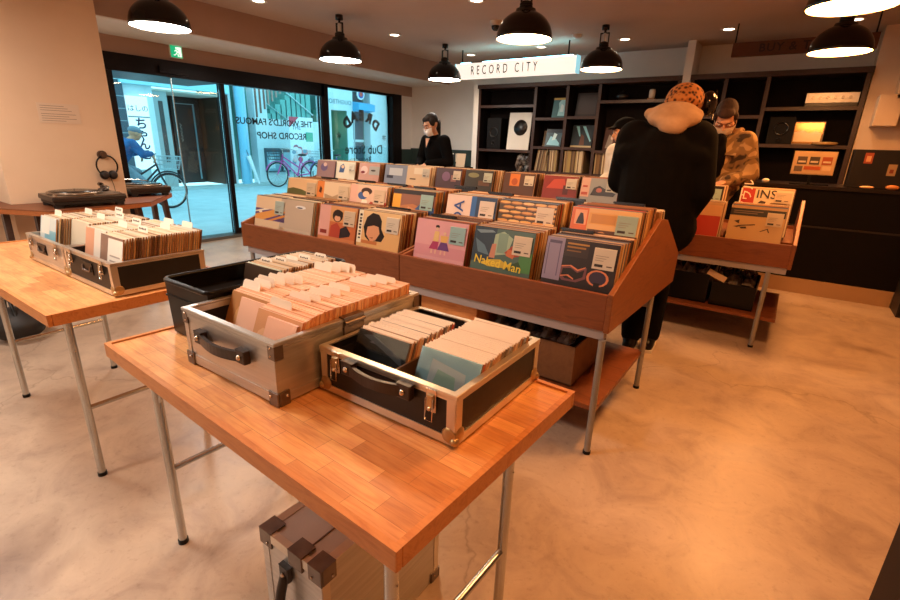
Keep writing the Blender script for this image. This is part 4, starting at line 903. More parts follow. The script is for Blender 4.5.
MB().tube(pts, .0055, 'plastic_black', 8).build('headband', r)
for s_ in (-1, 1):
    b = MB(); b.ball((-4.066, 1.49+s_*.027, .922), (.026, .03, .032), 'plastic_black', 16, 10); b.ball((-4.045, 1.49+s_*.024, .925), (.012, .022, .025), C('#2b201b', .8), 14, 8); b.build('ear_cup', r)
b = MB(); b.tube([(-4.07, 1.5, .90), (-4.08, 1.515, .85), (-4.085, 1.52, .80), (-4.05, 1.53, .76)], .0022, 'plastic_black', 6); b.build('cable', r)
o = MB(); o.cyl((-4.1, 1.478, 1.062), (-4.075, 1.478, 1.062), .028, C('#4d3424', .5), seg=20); o.cyl((-4.075, 1.478, 1.062), (-4.055, 1.478, 1.062), .02, C('#4d3424', .5), seg=20)
tag(o.build('wall_hook', at=(-4.1, 1.478, 1.05)), 'round brown wooden hook on the cream pillar holding headphones', 'hook')
b = MB()
b.ball((-3.7, .72, .09), (.17, .14, .10), C('#16110f', .6), 20, 12); b.tube([(-3.8, .7, .16), (-3.75, .7, .25), (-3.65, .7, .25), (-3.6, .7, .16)], .01, 'plastic_black', 8)
tag(b.build('bag', at=(-3.7, .72, 0)), 'dark bag on the floor beneath the far left table', 'bag')
# ------------------------------------------------------------------ back shelving
YF = 6.6
def shelving(name, xa, xb, verts, boards, label, ztop=2.06):
    r = thing(name, ((xa+xb)/2, 6.75, 0), label, 'shelving')
    b = MB(); b.box(xa, xb, 6.9, 6.93, 0, ztop, 'dark_wood'); b.build('back_panel', r)
    b = MB(); b.box(xa-.01, xb+.01, 6.57, 6.9, ztop-.055, ztop, 'dark_trim'); b.build('cornice', r, bevel=.004)
    for x in verts: b = MB(); b.box(x-.02, x+.02, YF, 6.9, 0, ztop-.055, 'dark_wood'); b.box(x-.02, x+.02, YF-.003, YF, 0, ztop-.055, 'dark_trim'); b.build('upright', r)
    for (x0, x1, z) in boards: b = MB(); b.box(x0+.02, x1-.02, YF+.005, 6.9, z-.018, z+.018, 'dark_wood'); b.box(x0+.02, x1-.02, YF+.002, YF+.005, z-.018, z+.018, 'dark_trim'); b.build('shelf_board', r)
    return r
shelving('bookshelf', -4.15, -1.33, [-4.13, -3.21, -2.74, -2.3, -1.35], [(-4.13, -3.21, 1.76), (-4.13, -3.21, 1.14), (-4.13, -3.21, .75), (-3.21, -2.74, 1.585), (-2.74, -2.3, 1.60), (-3.21, -2.74, 1.2), (-2.74, -2.3, 1.2), (-3.21, -2.74, .86), (-2.74, -2.3, .86),
   (-2.3, -1.35, 1.79), (-2.3, -1.35, 1.17), (-2.3, -1.35, .86), (-4.13, -1.35, .4)], 'dark wooden shelving left of the white post with speaker and records')
shelving('bookshelf', -1.23, .41, [-1.21, -.86, -.45, .39], [(-1.21, -.86, 1.6), (-.86, -.45, 1.6), (-.45, .39, 1.68), (-.45, .39, 1.30), (-1.21, -.45, 1.2), (-1.21, .39, .86)], 'dark wooden shelving right of the white post behind the counter')
def lp_stand(x, z, w, cover, art, label, y=6.72, tilt=R(12), spine='#6e5a48', st=False):
    r = thing('record_sleeve', (x, y, z), label, 'record', rot=(-tilt, 0, 0))
    b = MB(); b = sleeve_mb(w, w, .005, cover, spine, art=art); b.build('cover', r, world=False); return r
# items, left to right
r = thing('speaker', (-3.88, 6.72, 1.16), 'black loudspeaker box in the left bay of the dark shelving', 'speaker')
b = MB(); b.box(-4.0, -3.76, 6.64, 6.86, 1.16, 1.60, C('#0f0b0a', .6, 0, .2)); b.build('cabinet', r, bevel=.006)
for (z, q) in ((1.40, .075), (1.25, .03)): b = MB(); b.lathe([(q, 0), (q, -.008), (q*.85, -.01), (q*.8, .0), (q*.3, .012), (0, .004)], (-3.88, 6.639, z), C('#0f0c0b', .3), 28, 'y'); b.build('speaker_cone', r)
r = thing('display_board', (-3.46, 6.62, 1.16), 'large white board with a black disc leaning in the left shelving bay', 'display', rot=(R(-7), 0, 0))
b = MB(); b.box(-.18, .18, 0, .012, 0, .52, '#d9d2c6'); b.build('board', r, world=False)
b = MB(); b.lathe([(0, -.003), (.11, -.003), (.11, 0)], (.02, -.0006, .31), C('#1c1513', .35), 40, 'y'); b.build('black_disc', r, world=False)
r = thing('plastic_bag', (-3.36, 6.66, .77), 'crumpled silvery plastic bag on the shelf under the white board', 'bag')
b = MB(); random.seed(3)
vs = [(-3.47+.2*i/5+random.uniform(-.02, .02), 6.66+.06*j/2+random.uniform(-.03, .03), .77+.34*(k/4)) for k in range(5) for i in range(6) for j in (0,)]
b.add(vs, [(k*6+i, k*6+i+1, (k+1)*6+i+1, (k+1)*6+i) for k in range(4) for i in range(5)], 'wrap'); b.add([(v[0], v[1]+.05, v[2]) for v in vs], [(k*6+i+1, k*6+i, (k+1)*6+i, (k+1)*6+i+1) for k in range(4) for i in range(5)], 'wrap'); b.build('film', r)
lp_stand(-3.0, 1.605, .27, '#3f6f78', [('#9fd4dc', [(.3,.1),(.35,.5),(.3,.75),(.45,.95),(.62,.9),(.66,.7),(.8,.5),(.85,.1)]), ('#c9a24a', rc(0,.9,1,1)), ('#d8eef0', [(.4,.3),(.45,.7),(.6,.6),(.6,.3)])], 'pale blue record sleeve standing in the upper small shelf bay')
lp_stand(-2.66, 1.62, .31, '#2a1d1a', [('#3a2a26', rc(.1,.1,.9,.9))], 'dark record sleeve standing in the upper right small bay')
lp_stand(-3.13, 1.22, .22, '#b7a58a', [], 'beige record sleeve edge leaning behind the blue one', y=6.78)
lp_stand(-3.05, 1.22, .24, '#3a5560', [('#8fcde0', [(.1,.1),(.3,.6),(.6,.5),(.9,.2),(.9,.05)]), ('#c4e4ea', [(.4,.35),(.5,.8),(.7,.7),(.6,.4)]), ('#26323a', rc(0,.8,1,1))], 'blue record sleeve leaning in the lower left small bay', y=6.68)
lp_stand(-2.68, 1.22, .30, '#2c3a44', [('#8fd4ea', [(.15,.95),(.3,.95),(.42,.5),(.36,.5)]), ('#8fd4ea', [(.45,.95),(.6,.95),(.95,.3),(.9,.25)]), ('#6d4a3a', [(.4,.1),(.45,.6),(.6,.5),(.65,.1)]), ('#c2b28a', rc(0,0,1,.08))], 'dark record sleeve with pale blue diagonal beams in the lower small bay')
lp_stand(-2.22, 1.19, .30, '#4a2c26', [('#c2402c', [(.5,.1),(.6,.6),(.75,.8),(.95,.7),(.95,.1)]), ('#8d8580', [(.1,.1),(.2,.7),(.4,.6),(.4,.1)]), ('#e0c0b0', ell(.35,.55,.06,.08))], 'dark sleeve with a red figure leaning behind the half hidden customer')
lp_stand(-1.86, 1.19, .36, '#cfc8bd', [], 'large blank white sleeve behind the shopper in black', y=6.7)
lab = [('left bay', -3.16, 21, .87), ('middle bay', -2.71, 17, .87), ('right bay', -2.27, 10, .87)]
for (t, x, n, z) in lab:
    for k in range(n):
        hgt = random.uniform(.285, .30); th = random.uniform(.011, .015); xx = x+k*.0165
        lean = R(8) if t == 'left bay' and k < 11 else 0
        c = random.choice(['#a08a68', '#c4ad84', '#7d6548', '#d6c3a0', '#8a6a44', '#b59a5e', '#5d4530', '#c9b48c'])
        b = MB(); b.box(0, th, 0, .28, 0, hgt, c)
        o = b.build('record_sleeve', world=False); o.location = (xx+(.0 if lean == 0 else .0), 6.63, z+.01); o.rotation_euler = (0, lean, 0)
        tag(o, 'record sleeve standing spine out on the lower shelf, ' + t, 'record', 'spine out record sleeves on the lower shelf, ' + t)
r = thing('teapot', (-2.03, 6.7, 1.808), 'small dark round pot on the upper shelf right of the small bays', 'pot')
b = MB(); b.lathe([(0, 0), (.06, 0), (.085, .03), (.085, .06), (.05, .095), (0, .1)], (-2.03, 6.7, 1.808), C('#120d0b', .3), 24); b.build('body', r)
b = MB(); b.ball((-2.03, 6.7, 1.915), .014, C('#120d0b', .3), 12, 8); b.build('knob', r)
r = thing('white_jar', (-1.67, 6.7, 1.808), 'small white jar on a brown stand on the upper shelf', 'jar')
b = MB(); b.box(-1.71, -1.63, 6.66, 6.74, 1.808, 1.83, '#8a5a33'); b.build('stand', r); b = MB(); b.lathe([(0, 0), (.035, 0), (.038, .08), (.03, .1), (0, .1)], (-1.67, 6.7, 1.83), '#e0d4c4', 20); b.build('jar_body', r)
# right shelving
r = thing('amplifier', (.14, 6.72, 1.70), 'silver fronted amplifier with a row of knobs on the top right shelf', 'amplifier')
b = MB(); b.box(-.075, .355, 6.62, 6.88, 1.70, 1.82, C('#2b211c', .5)); b.build('housing', r)
b = MB(); b.box(-.08, .36, 6.606, 6.62, 1.735, 1.83, C('#d3cabd', .35, .3)); b.box(-.08, .36, 6.606, 6.62, 1.70, 1.733, C('#1a1310', .3)); b.build('front_panel', r, bevel=.002)
for k in range(6): b = MB(); b.cyl((-.02+k*.062, 6.606, 1.785), (-.02+k*.062, 6.585, 1.785), .014, C('#a39a8e', .3, .6), seg=16); b.build('knob', r)
r = thing('gold_record_plaque', (.0, 6.68, 1.32), 'framed shiny award picture on the right shelf with a painted lamp reflection', 'picture', rot=(R(-8), 0, 0))
b = MB(); b.box(-.13, .15, 0, .012, 0, .24, C('#4d3018', .4)); b.build('frame', r, world=False)
b = MB(); b.box(-.118, .138, -.002, 0, .012, .228, C('#8a5f2c', .15, .4)); b.flat([(x_, -.0025, z_) for x_, z_ in [(-.11,.03),(.13,.03),(.13,.12),(.08,.14),(.02,.12),(-.04,.15),(-.11,.13)]], C('#e8c38a', .2)); b.build('picture', r, world=False)  # pale shape paints the lamp reflection into the picture
b = MB(); b.lathe([(0, 0), (.11, 0), (.115, .02), (.1, .03), (0, .035)], (.18, 6.66, 1.32), C('#c79a5c', .2, .3), 28)
tag(b.build('round_tin', at=(.18, 6.66, 1.32)), 'flat round golden tin on the right shelf beside the framed picture', 'tin')
r = thing('speaker', (-.62, 6.72, 1.22), 'black loudspeaker in the right shelving beside the man in camouflage', 'speaker')
b = MB(); b.box(-.36, -.12, 6.64, 6.86, 1.318, 1.60, C('#0e0a09', .6, 0, .2)); b.build('cabinet', r, bevel=.005)
for (z, q) in ((1.48, .07), (1.36, .025)): b = MB(); b.lathe([(q, 0), (q, -.008), (q*.85, -.01), (q*.8, 0), (q*.3, .012), (0, .004)], (-.24, 6.639, z), C('#0f0c0b', .2), 28, 'y'); b.build('speaker_cone', r)
r.location = (-.24, 6.72, 1.318)
for ch in r.children: ch.location = Vector((-.62, 6.72, 1.22)) - Vector((-.24, 6.72, 1.318))
# cream box panels on the right wall
for i, (x0, x1, z0, z1, t) in enumerate(((.50, .68, 1.50, 1.78, 'lower left'), (.62, 1.1, 1.74, 2.05, 'upper'), (.78, 1.2, 1.36, 1.64, 'lower right'))):
    b = MB(); b.box(x0, x1, 6.36, 6.62, z0, z1, 'wall'); tag(b.build('wall_box', at=((x0+x1)/2, 6.5, z0), bevel=.004), 'cream box projecting from the right part of the back wall, the ' + t + ' one', 'wall box')
# ------------------------------------------------------------------ counter
r = thing('counter', (.2, 5.6, 0), 'long black shop counter at the right with a pale kickboard', 'counter')
b = MB(); b.box(-1.6, 1.0, 5.32, 5.9, .135, .93, 'counter'); b.build('body', r)
b = MB(); b.box(-1.6, 1.0, 5.29, 5.93, .93, .96, C('#1d110c', .3)); b.build('counter_top', r, bevel=.004)
b = MB(); b.box(-1.6, .87, 5.30, 5.88, 0, .134, C('#b08a64', .5)); b.build('kickboard', r)
b = MB(); b.box(-1.6, .9, 5.312, 5.32, .60, .615, C('#20130e', .5)); b.build('panel_joint', r)
r = thing('speaker_cabinet', (.98, 5.1, 0), 'black cabinet standing at the right end of the counter', 'cabinet')
b = MB(); b.box(.875, 1.5, 5.0, 5.3, 0, .55, C('#17100d', .5)); b.build('body', r, bevel=.004); b = MB(); b.box(.885, 1.49, 4.995, 5.0, .02, .53, C('#120d0b', .9)); b.build('front_cloth', r)
r = thing('price_board', (.10, 5.40, .96), 'cream card with three small pictures standing on the black counter', 'card', rot=(0, 0, 0))
b = MB(); b.box(-.045, .25, 5.35, 5.354, 1.058, 1.238, '#d9b483'); 
for k in range(3): b.box(-.018+k*.088, .052+k*.088, 5.348, 5.35, 1.135, 1.20, ['#5c4a3c', '#4d3d30', '#b0562c'][k]); b.box(-.01+k*.088, .044+k*.088, 5.347, 5.348, 1.15, 1.165, '#e3cfae')
b.box(-.03, .03, 5.348, 5.35, 1.075, 1.12, '#6d5a48'); b.box(.04, .16, 5.348, 5.35, 1.09, 1.12, '#c25a28'); b.box(.17, .23, 5.348, 5.35, 1.085, 1.125, '#e8c69a')
b.build('printed_card', r)
b = MB(); b.box(-.05, .255, 5.354, 5.362, 1.05, 1.245, C('#c8a880', .3)); b.box(-.04, .245, 5.362, 5.45, .962, .97, 'plastic_black'); b.box(.09, .11, 5.36, 5.375, .965, 1.06, 'plastic_black'); b.build('stand', r)
def ct(x): return x
r = thing('till_monitor', (.53, 5.45, .96), 'black box shaped till with a red sticker on the counter at the right', 'till')
b = MB(); b.box(.36, .72, 5.36, 5.6, .96, 1.27, C('#17100d', .35)); b.build('housing', r, bevel=.005)
b = MB(); b.box(.435, .49, 5.357, 5.36, 1.16, 1.245, '#a84a2a'); b.box(.448, .478, 5.356, 5.357, 1.175, 1.22, '#d9a070'); b.build('sticker', r)
b = MB(); b.box(.60, .655, 5.357, 5.36, 1.07, 1.16, '#a3835a'); b.box(.615, .64, 5.356, 5.357, 1.09, 1.12, '#7d2f1c'); b.build('label_card', r)
r = thing('till_monitor', (.84, 5.45, .96), 'second black box at the far right end of the counter cut by the picture edge', 'till')
b = MB(); b.box(.74, .98, 5.37, 5.6, .96, 1.24, C('#1a120f', .35)); b.build('housing', r, bevel=.005); b = MB(); b.box(.755, .965, 5.366, 5.37, 1.0, 1.2, C('#0c0807', .15)); b.build('screen', r)
for (x, y, c, t, rr) in ((.50, 5.33, '#e0b080', 'pale crumpled tissue on the counter in front of the black till', (.05, .025, .012)), (.66, 5.33, '#c07840', 'orange lump on the counter at the right picture edge', (.045, .025, .02)), (-.22, 5.36, '#eedcc2', 'small white round tape dispenser on the counter above the INS record', (.03, .02, .02))):
    b = MB(); b.ball((x, y, .96+rr[2]), rr, c, 14, 8); tag(b.build('small_item', at=(x, y, .96)), t, 'item')
b = MB(); b.prism([(.415, 1.556), (.47, 1.40), (1.2, 1.3), (1.2, 1.75)], 'z', 0, 1.1, C('#241610', .6)); 
tag(b.build('side_cabinet', at=(.7, 1.5, 0), bevel=.003), 'dark cabinet corner at the bottom right picture edge', 'cabinet')
# back left small things behind the far rack
b = MB(); b.box(-4.75, -4.68, 6.90, 6.918, .93, 1.06, '#d8c8b0'); tag(b.build('wall_switch', at=(-4.7, 6.91, .93)), 'pale wall switch on the green dado left of the woman', 'switch')
r = thing('back_table', (-4.7, 6.4, 0), 'dark low back table behind the woman', 'table')
b = MB(); b.box(-5.5, -4.2, 6.15, 6.75, .84, .875, 'dark_wood'); b.build('tabletop', r)
for x in (-5.45, -4.25):
    for y in (6.2, 6.7): MB().box(x-.02, x+.02, y-.02, y+.02, 0, .84, 'dark_wood').build('leg', r)
r = thing('sketch_card', (-4.52, 6.3, .88), 'black card with a white sketch behind the woman', 'card', rot=(R(-10), 0, 0))
b = MB(); b.box(-.14, .14, 0, .006, 0, .2, '#231a18'); b.flat([(p[0], -.001, p[1]) for p in [(-.1,.02),(-.03,.12),(.04,.14),(-.02,.09),(-.06,.02)]], '#d8cfc4'); b.box(-.06, .13, -.001, 0, .185, .198, '#e0d4c4'); b.build('board', r, world=False)
b = MB(); b.box(0, .16, 0, .006, 0, .2, '#c7ab8c'); o = b.build('plain_card', world=False); o.location = (-4.33, 6.3, .88); o.rotation_euler = (R(-10), 0, 0); tag(o, 'plain tan card leaning right of the black sketch card', 'card')
# ------------------------------------------------------------------ street
def xM(x, y, z):  # text on a wall facing +x (towards the shop)
    return Matrix.Translation((x, y, z)) @ Matrix(((0,0,1,0),(1,0,0,0),(0,1,0,0),(0,0,0,1)))
struct(MB().box(-11.75, -5.9, -4, 30, -.1, -.02, 'road').build('floor_street'))
tag(MB().box(-12.25, -11.75, -4, 30, -.1, .03, C('#a9b6b6', .8)).build('kerb', at=(-12, 6, 0)), 'pale kerb strip along the opposite buildings', 'kerb')
XF = -12.2
r = thing('opposite_building', (XF-.5, 8.5, 0), 'pale blue grey building front across the street with a dark recessed entrance', 'building')
b = MB()
for (a, c, z0, z1) in ((-4, 4.85, 0, 5), (5.48, 5.62, 0, 2.26), (4.85, 7.5, 2.26, 5), (7.32, 7.5, 0, 2.26), (7.86, 7.9, 0, 5), (8.16, 10.75, 0, 1.72), (8.16, 8.55, 1.72, 5), (11.5, 11.75, 0, 5), (10.5, 10.8, 0, 5), (10.8, 11.5, 2.12, 5), (12.55, 18, 0, 5), (11.75, 12.55, 2.75, 5)):
    b.box(XF-.3, XF, a, c, z0, z1, 'facade')
b.box(XF-.31, XF-.005, 4.85, 5.48, 2.02, 2.26, 'facade')
b.build('wall', r)
b = MB(); b.box(XF-.02, XF+.03, 4.83, 5.02, 0, 2.3, C('#4b5560', .8))
for k in range(9): b.box(XF+.03, XF+.034, 4.83, 5.02, .22+k*.25, .235+k*.25, '#8fa0a8')
b.build('brick_pier', r)
b = MB(); b.box(XF-.02, XF+.12, 4.95, 7.42, 2.24, 2.5, C('#9fd5de', .5)); b.box(XF-1.2, XF-.02, 5.6, 7.3, 2.16, 2.2, '#d8cfc0'); b.build('canopy_band', r)
b = MB(); b.box(XF-1.3, XF-1.2, 5.6, 7.4, 0, 2.2, C('#2e1a12', .6)); b.box(XF-1.2, XF-.3, 5.6, 5.64, 0, 2.2, C('#7f8f92', .6)); b.box(XF-1.2, XF-.3, 7.3, 7.34, 0, 2.2, C('#4a2a18', .7)); b.build('recess_wall', r)
b = MB(); b.box(XF-1.195, XF-1.15, 5.95, 6.5, 0, 2.1, C('#2a1a13', .6)); b.box(XF-1.15, XF-1.14, 6.03, 6.09, .6, 1.95, C('#3f3833', .3)); b.build('entrance_door', r)
b = MB(); b.box(XF-1.195, XF-1.15, 6.55, 7.2, 0, 2.1, C('#2a1a13', .6)); b.box(XF-1.15, XF-1.14, 6.62, 7.14, 1.98, 2.0, '#8fa3a6'); b.box(XF-1.15, XF-1.14, 7.1, 7.14, .1, 1.98, '#6f8a92'); b.build('entrance_door', r)
b = MB(); b.box(XF-.3, XF-.05, 5.62, 5.95, 0, 2.2, C('#9aa6a6', .6)); b.box(XF-.05, XF-.045, 5.74, 5.84, .6, 1.95, C('#3a3534', .5)); b.build('side_panel', r)
b = MB(); b.box(XF-.25, XF+.02, 7.28, 7.42, 0, 2.22, C('#3b2623', .4)); b.build('door_post', r)
b = MB(); b.box(XF-.02, XF-.01, 6.15, 6.25, 1.2, 1.45, '#c8c4bc')
t = MB()
for k in range(5): t.tube([(XF-1.13, 6.7, 1.5-k*.09), (XF-1.13, 6.76, 1.46-k*.09), (XF-1.13, 6.71+.03*(k % 2), 1.43-k*.09)], .006, '#b7b1a8', 5)
t.build('door_decoration', r)
b = MB(); b.cyl((XF+.1, 7.68, 0), (XF+.1, 7.68, 4.8), .11, C('#7fbfdc', .4), seg=20); b.build('drain_pipe', r)
b = MB(); b.box(XF-.5, XF-.45, 7.9, 8.16, 0, 5, C('#7e8890', .7))
for z in (1.02, 1.3): b.cyl((XF-.45, 8.05, z), (XF-.40, 8.05, z), .08, C('#9aa3a8', .5))
b.build('alcove_wall', r)
b = MB(); b.box(XF-.0, XF+.03, 7.78, 7.9, 0, 4.8, C('#a7d0e2', .5)); b.build('pilaster', r)
b = MB(); b.box(XF-1.6, XF-1.5, 7.5, 14, 0, 5, C('#54857d', .7)); b.box(XF-1.0, XF-.9, 8.5, 10.7, 1.7, 5, 'teal'); b.build('stairwell_wall', r)
for k in range(9): b = MB(); b.box(XF-.25, XF-.02, 8.5+k*.17, 8.7+k*.17, 1.72, 1.86+k*.13, 'teal'); b.build('stair_step', r)
for k in range(7): b = MB(); b.box(XF-.02, XF+.02, 8.2+k*.13, 8.245+k*.13, 1.74+k*.11, 3.0, C('#7a5345' if k < 3 else '#a58a80', .5)); b.build('baluster', r)
b = MB(); b.tube([(XF+.02, 8.95, 2.6), (XF+.02, 10.1, 1.9)], .018, '#b9cfd2', 6); b.tube([(XF+.02, 8.55, 2.1), (XF+.02, 9.6, 1.5)], .015, '#8fb5b5', 6); b.build('handrail', r)
b = MB(); b.box(XF-.9, XF-.8, 10.8, 11.5, 0, 2.12, C('#3f7f72', .5)); b.box(XF-.8, XF-.3, 10.8, 10.82, 0, 2.12, C('#5a9a8a', .5)); b.box(XF-.8, XF-.02, 11.48, 11.5, 0, 2.12, C('#4f8c7c', .5)); b.box(XF-.02, XF+.0, 10.8, 10.83, 0, 2.12, '#d9dfe0'); b.build('green_doorway', r)
b = MB(); b.ball((XF-.5, 11.02, 1.62), (.07, .07, .09), glow('#ffd48a', 6), 12, 8); b.ball((XF-.5, 11.15, 1.9), .04, glow('#ffe2ac', 2.5), 10, 6); b.build('doorway_lamp', r)
b = MB(); b.box(XF-.4, XF-.35, 11.75, 12.55, 0, 2.75, C('#46525c', .4)); b.box(XF-.35, XF-.33, 11.75, 12.55, 1.18, 1.26, '#d8e2e4'); b.box(XF-.35, XF-.33, 12.1, 12.14, .0, 2.2, '#c4d0d4'); b.build('shop_glazing', r)
t = MB(); t.text('OUGHTBON', .19, Matrix.Translation((XF+.005, 11.15, 2.36)) @ Matrix(((0,0,1,0),(-1,0,0,0),(0,1,0,0),(0,0,0,1))), '#4f7684', .001); t.build('wall_lettering', r)
tag(MB().prism([(XF, 2.42), (XF+.28, 2.36), (XF+.28, 2.16), (XF, 2.12)], 'y', 11.75, 12.5, C('#2aa7d8', .5)).build('awning', at=(XF, 12.2, 2.1)), 'bright blue awning seen through the far shop window', 'awning')
b = MB(); b.cyl((XF, 12.1, 2.66), (XF+.04, 12.1, 2.66), .16, '#e9edf0', seg=28); b.cyl((XF+.04, 12.1, 2.66), (XF+.045, 12.1, 2.66), .12, '#3a5fa8', seg=28); b.cyl((XF+.045, 12.1, 2.66), (XF+.05, 12.1, 2.66), .07, '#c8452f', seg=28)
tag(b.build('round_sign', at=(XF, 12.1, 2.66)), 'small round red and blue sign above the blue awning', 'sign')
r = thing('light_box_sign', (XF+.06, 5.24, .5), 'tall white sign with dark Japanese characters across the street behind the cyclist', 'sign')
b = MB(); b.box(XF-.02, XF+.05, 5.03, 5.47, .45, 2.0, glow('#e8f6fa', .28)); b.box(XF+.05, XF+.055, 5.03, 5.47, 1.56, 1.585, '#6a7f88'); b.build('box', r)
t = MB(); t.text('はしの', .145, xM(XF+.053, 5.25, 1.74), C('#1f2d3c'), .001)
for k, ch in enumerate('ちゃんこ'): t.text(ch, .26, xM(XF+.053, 5.27, 1.42-k*.22), C('#1b2142'), .001, bold=.006)
t.build('lettering', r)
r = thing('poster_board', (-11.3, 9.2, 0), 'tall white advertising board with coloured pictures standing across the street', 'poster')
b = MB(); b.box(-11.42, -11.38, 8.62, 9.42, .35, 1.78, '#dfe6ea'); X = -11.379
b.flat([(X, 8.62, 1.78), (X, 8.95, 1.78), (X, 8.62, 1.5)], '#c94a5a'); b.box(X-.001, X, 9.15, 9.4, 1.15, 1.4, '#3fa58a')
t2 = random.Random(5)
for k in range(26): b.flat([(X+.0006+.0001*k, p[0], p[1]) for p in ell(8.7+t2.random()*.65, .5+t2.random()*.5, .05+t2.random()*.06, .04+t2.random()*.05, 9)], t2.choice(['#d98a92', '#c9596a', '#e8c9c4', '#58707f', '#e9dfe2', '#a86a78', '#7fa0b4', '#f0e9ea']))
b.text('THE', .16, xM(X+.001, 8.85, 1.5), '#3d6a82', .001)
b.build('panel', r)
b = MB(); b.box(-11.41, -11.39, 8.68, 8.71, 0, .35, '#59656b'); b.box(-11.41, -11.39, 9.33, 9.36, 0, .35, '#59656b'); b.build('stand', r)
r = thing('notice_case', (XF+.02, 8.85, .35), 'dark framed notice case on the opposite wall behind the parked bicycle', 'frame')
b = MB(); b.box(XF, XF+.05, 8.35, 8.85, .3, .95, C('#45545e', .4)); b.box(XF, XF+.05, 8.88, 9.35, .3, .95, C('#45545e', .4)); b.build('frame', r)
b = MB(); b.box(XF+.05, XF+.052, 8.39, 8.81, .34, .84, '#7fa8b8'); b.box(XF+.05, XF+.052, 8.92, 9.31, .34, .84, '#8fb2be'); b.box(XF+.052, XF+.054, 8.46, 8.64, .4, .75, '#c3dbe0'); b.build('picture', r)
r = thing('umbrella', (-11.9, 7.75, 0), 'folded white umbrella leaning on the opposite wall', 'umbrella')
b = MB(); b.cyl((-11.8, 7.85, .03), (-11.95, 7.7, .75), .02, '#e8eef0', r2=.06); b.cyl((-11.95, 7.7, .75), (-11.98, 7.67, .9), .008, '#44525a'); b.build('canopy', r)
def bicycle(name, x, y, yaw, col, label, s=1.0, basket=True):
    r = thing(name, (x, y, -.02), label, 'bicycle', rot=(0, 0, yaw)); r.scale = (s, s, s)
    # local: rear wheel at y=0, front wheel at y=1.05
    for yy in (0, 1.05):
        w = MB(); w.tube([(0, yy+.31*math.cos(R(a)), .33+.31*math.sin(R(a))) for a in range(0, 360, 12)], .018, C('#15171a', .6), 8, True); o = w.build('wheel', r, world=False)
        q = MB(); q.tube([(0, yy+.285*math.cos(R(a)), .33+.285*math.sin(R(a))) for a in range(0, 360, 15)], .009, 'chrome', 6, True)
        for a in range(0, 360, 30): q.cyl((0, yy, .33), (0, yy+.28*math.cos(R(a)), .33+.28*math.sin(R(a))), .0018, 'chrome', seg=5, cap=False)
        q.cyl((-.04, yy, .33), (.04, yy, .33), .018, 'chrome'); q.build('rim_and_spokes', o, world=False)
        g = MB(); g.tube([(0, yy+.35*math.cos(R(a)), .33+.35*math.sin(R(a))) for a in range(20, 190, 14)], .014, col, 6); g.build('mudguard', r, world=False)
    f = MB()
    for a, b_ in (((0, 0, .33), (0, .42, .29)), ((0, .42, .29), (0, .28, .78)), ((0, 0, .33), (0, .3, .66)), ((0, .42, .29), (0, .88, .72)), ((0, .36, .50), (0, .86, .80)), ((0, .86, .86), (0, .92, .62)), ((0, .92, .62), (0, 1.05, .33))): f.cyl(a, b_, .017, col)
    f.build('frame', r, world=False)
    h = MB(); h.tube([(-.27, .66, .97), (-.2, .8, 1.0), (0, .86, .98), (.2, .8, 1.0), (.27, .66, .97)], .012, 'chrome'); h.cyl((0, .86, .84), (0, .86, .98), .013, 'chrome'); h.build('handlebar', r, world=False)
    s_ = MB(); s_.ball((0, .24, .84), (.085, .14, .035), C('#15171a', .5), 16, 8); s_.cyl((0, .28, .74), (0, .27, .83), .013, 'chrome'); s_.build('saddle', r, world=False)
    c = MB(); c.lathe([(0, -.012), (.09, -.012), (.09, .012), (0, .012)], (.03, .42, .29), 'chrome', 20, 'x'); c.cyl((.05, .42, .29), (.05, .52, .2), .01, 'chrome'); c.box(.05, .13, .48, .56, .185, .205, '#15171a'); c.cyl((-.05, .42, .29), (-.05, .32, .38), .01, 'chrome'); c.box(-.13, -.05, .28, .36, .37, .39, '#15171a'); c.build('crank', r, world=False)
    if basket:
        b = MB()
        for zz, d in ((.72, 0), (.80, .02), (.88, .035), (.95, .05)):
            b.tube([(-.15-d, .95, zz), (.15+d, .95, zz), (.15+d, 1.2+d, zz), (-.15-d, 1.2+d, zz)], .006, basket, 6, True)
        for k in range(7):
            u = -.15+.05*k
            b.cyl((u, 1.2, .72), (u*1.3, 1.25, .95), .004, basket, seg=5); b.cyl((u, .95, .72), (u*1.3, .95, .95), .004, basket, seg=5)
        for k in range(5):
            for sx in (-1, 1): b.cyl((sx*.15, .95+.06*k, .72), (sx*.2, .95+.07*k, .95), .004, basket, seg=5)
        b.box(-.15, .15, .95, 1.2, .715, .722, basket); b.build('basket', r, world=False)
    return r
bicycle('bicycle', -8.9, 3.18, 0, C('#232a30', .35), 'dark bicycle with a pale basket ridden past the entrance glass', .93, '#9db4ba')
bicycle('bicycle', -11.15, 9.05, PI-.06, C('#d0489a', .35), 'pink framed bicycle parked in front of the opposite wall', .98, '#353c42')
bicycle('bicycle', -11.0, 10.15, PI+.1, C('#5a4a8c', .35), 'purple framed bicycle parked right of the pink one', .98, '#a8b4ba')
b = MB(); b.ball((-11.6, 11.15, .55), (.16, .16, .15), '#c9c4ba', 16, 10); b.lathe([(0, 0), (.13, 0), (.16, .38), (0, .38)], (-11.6, 11.15, .03), C('#2fa6b8', .5), 20)
tag(b.build('flower_pot', at=(-11.6, 11.15, .03)), 'turquoise pot with a round pale top outside the far window', 'pot')
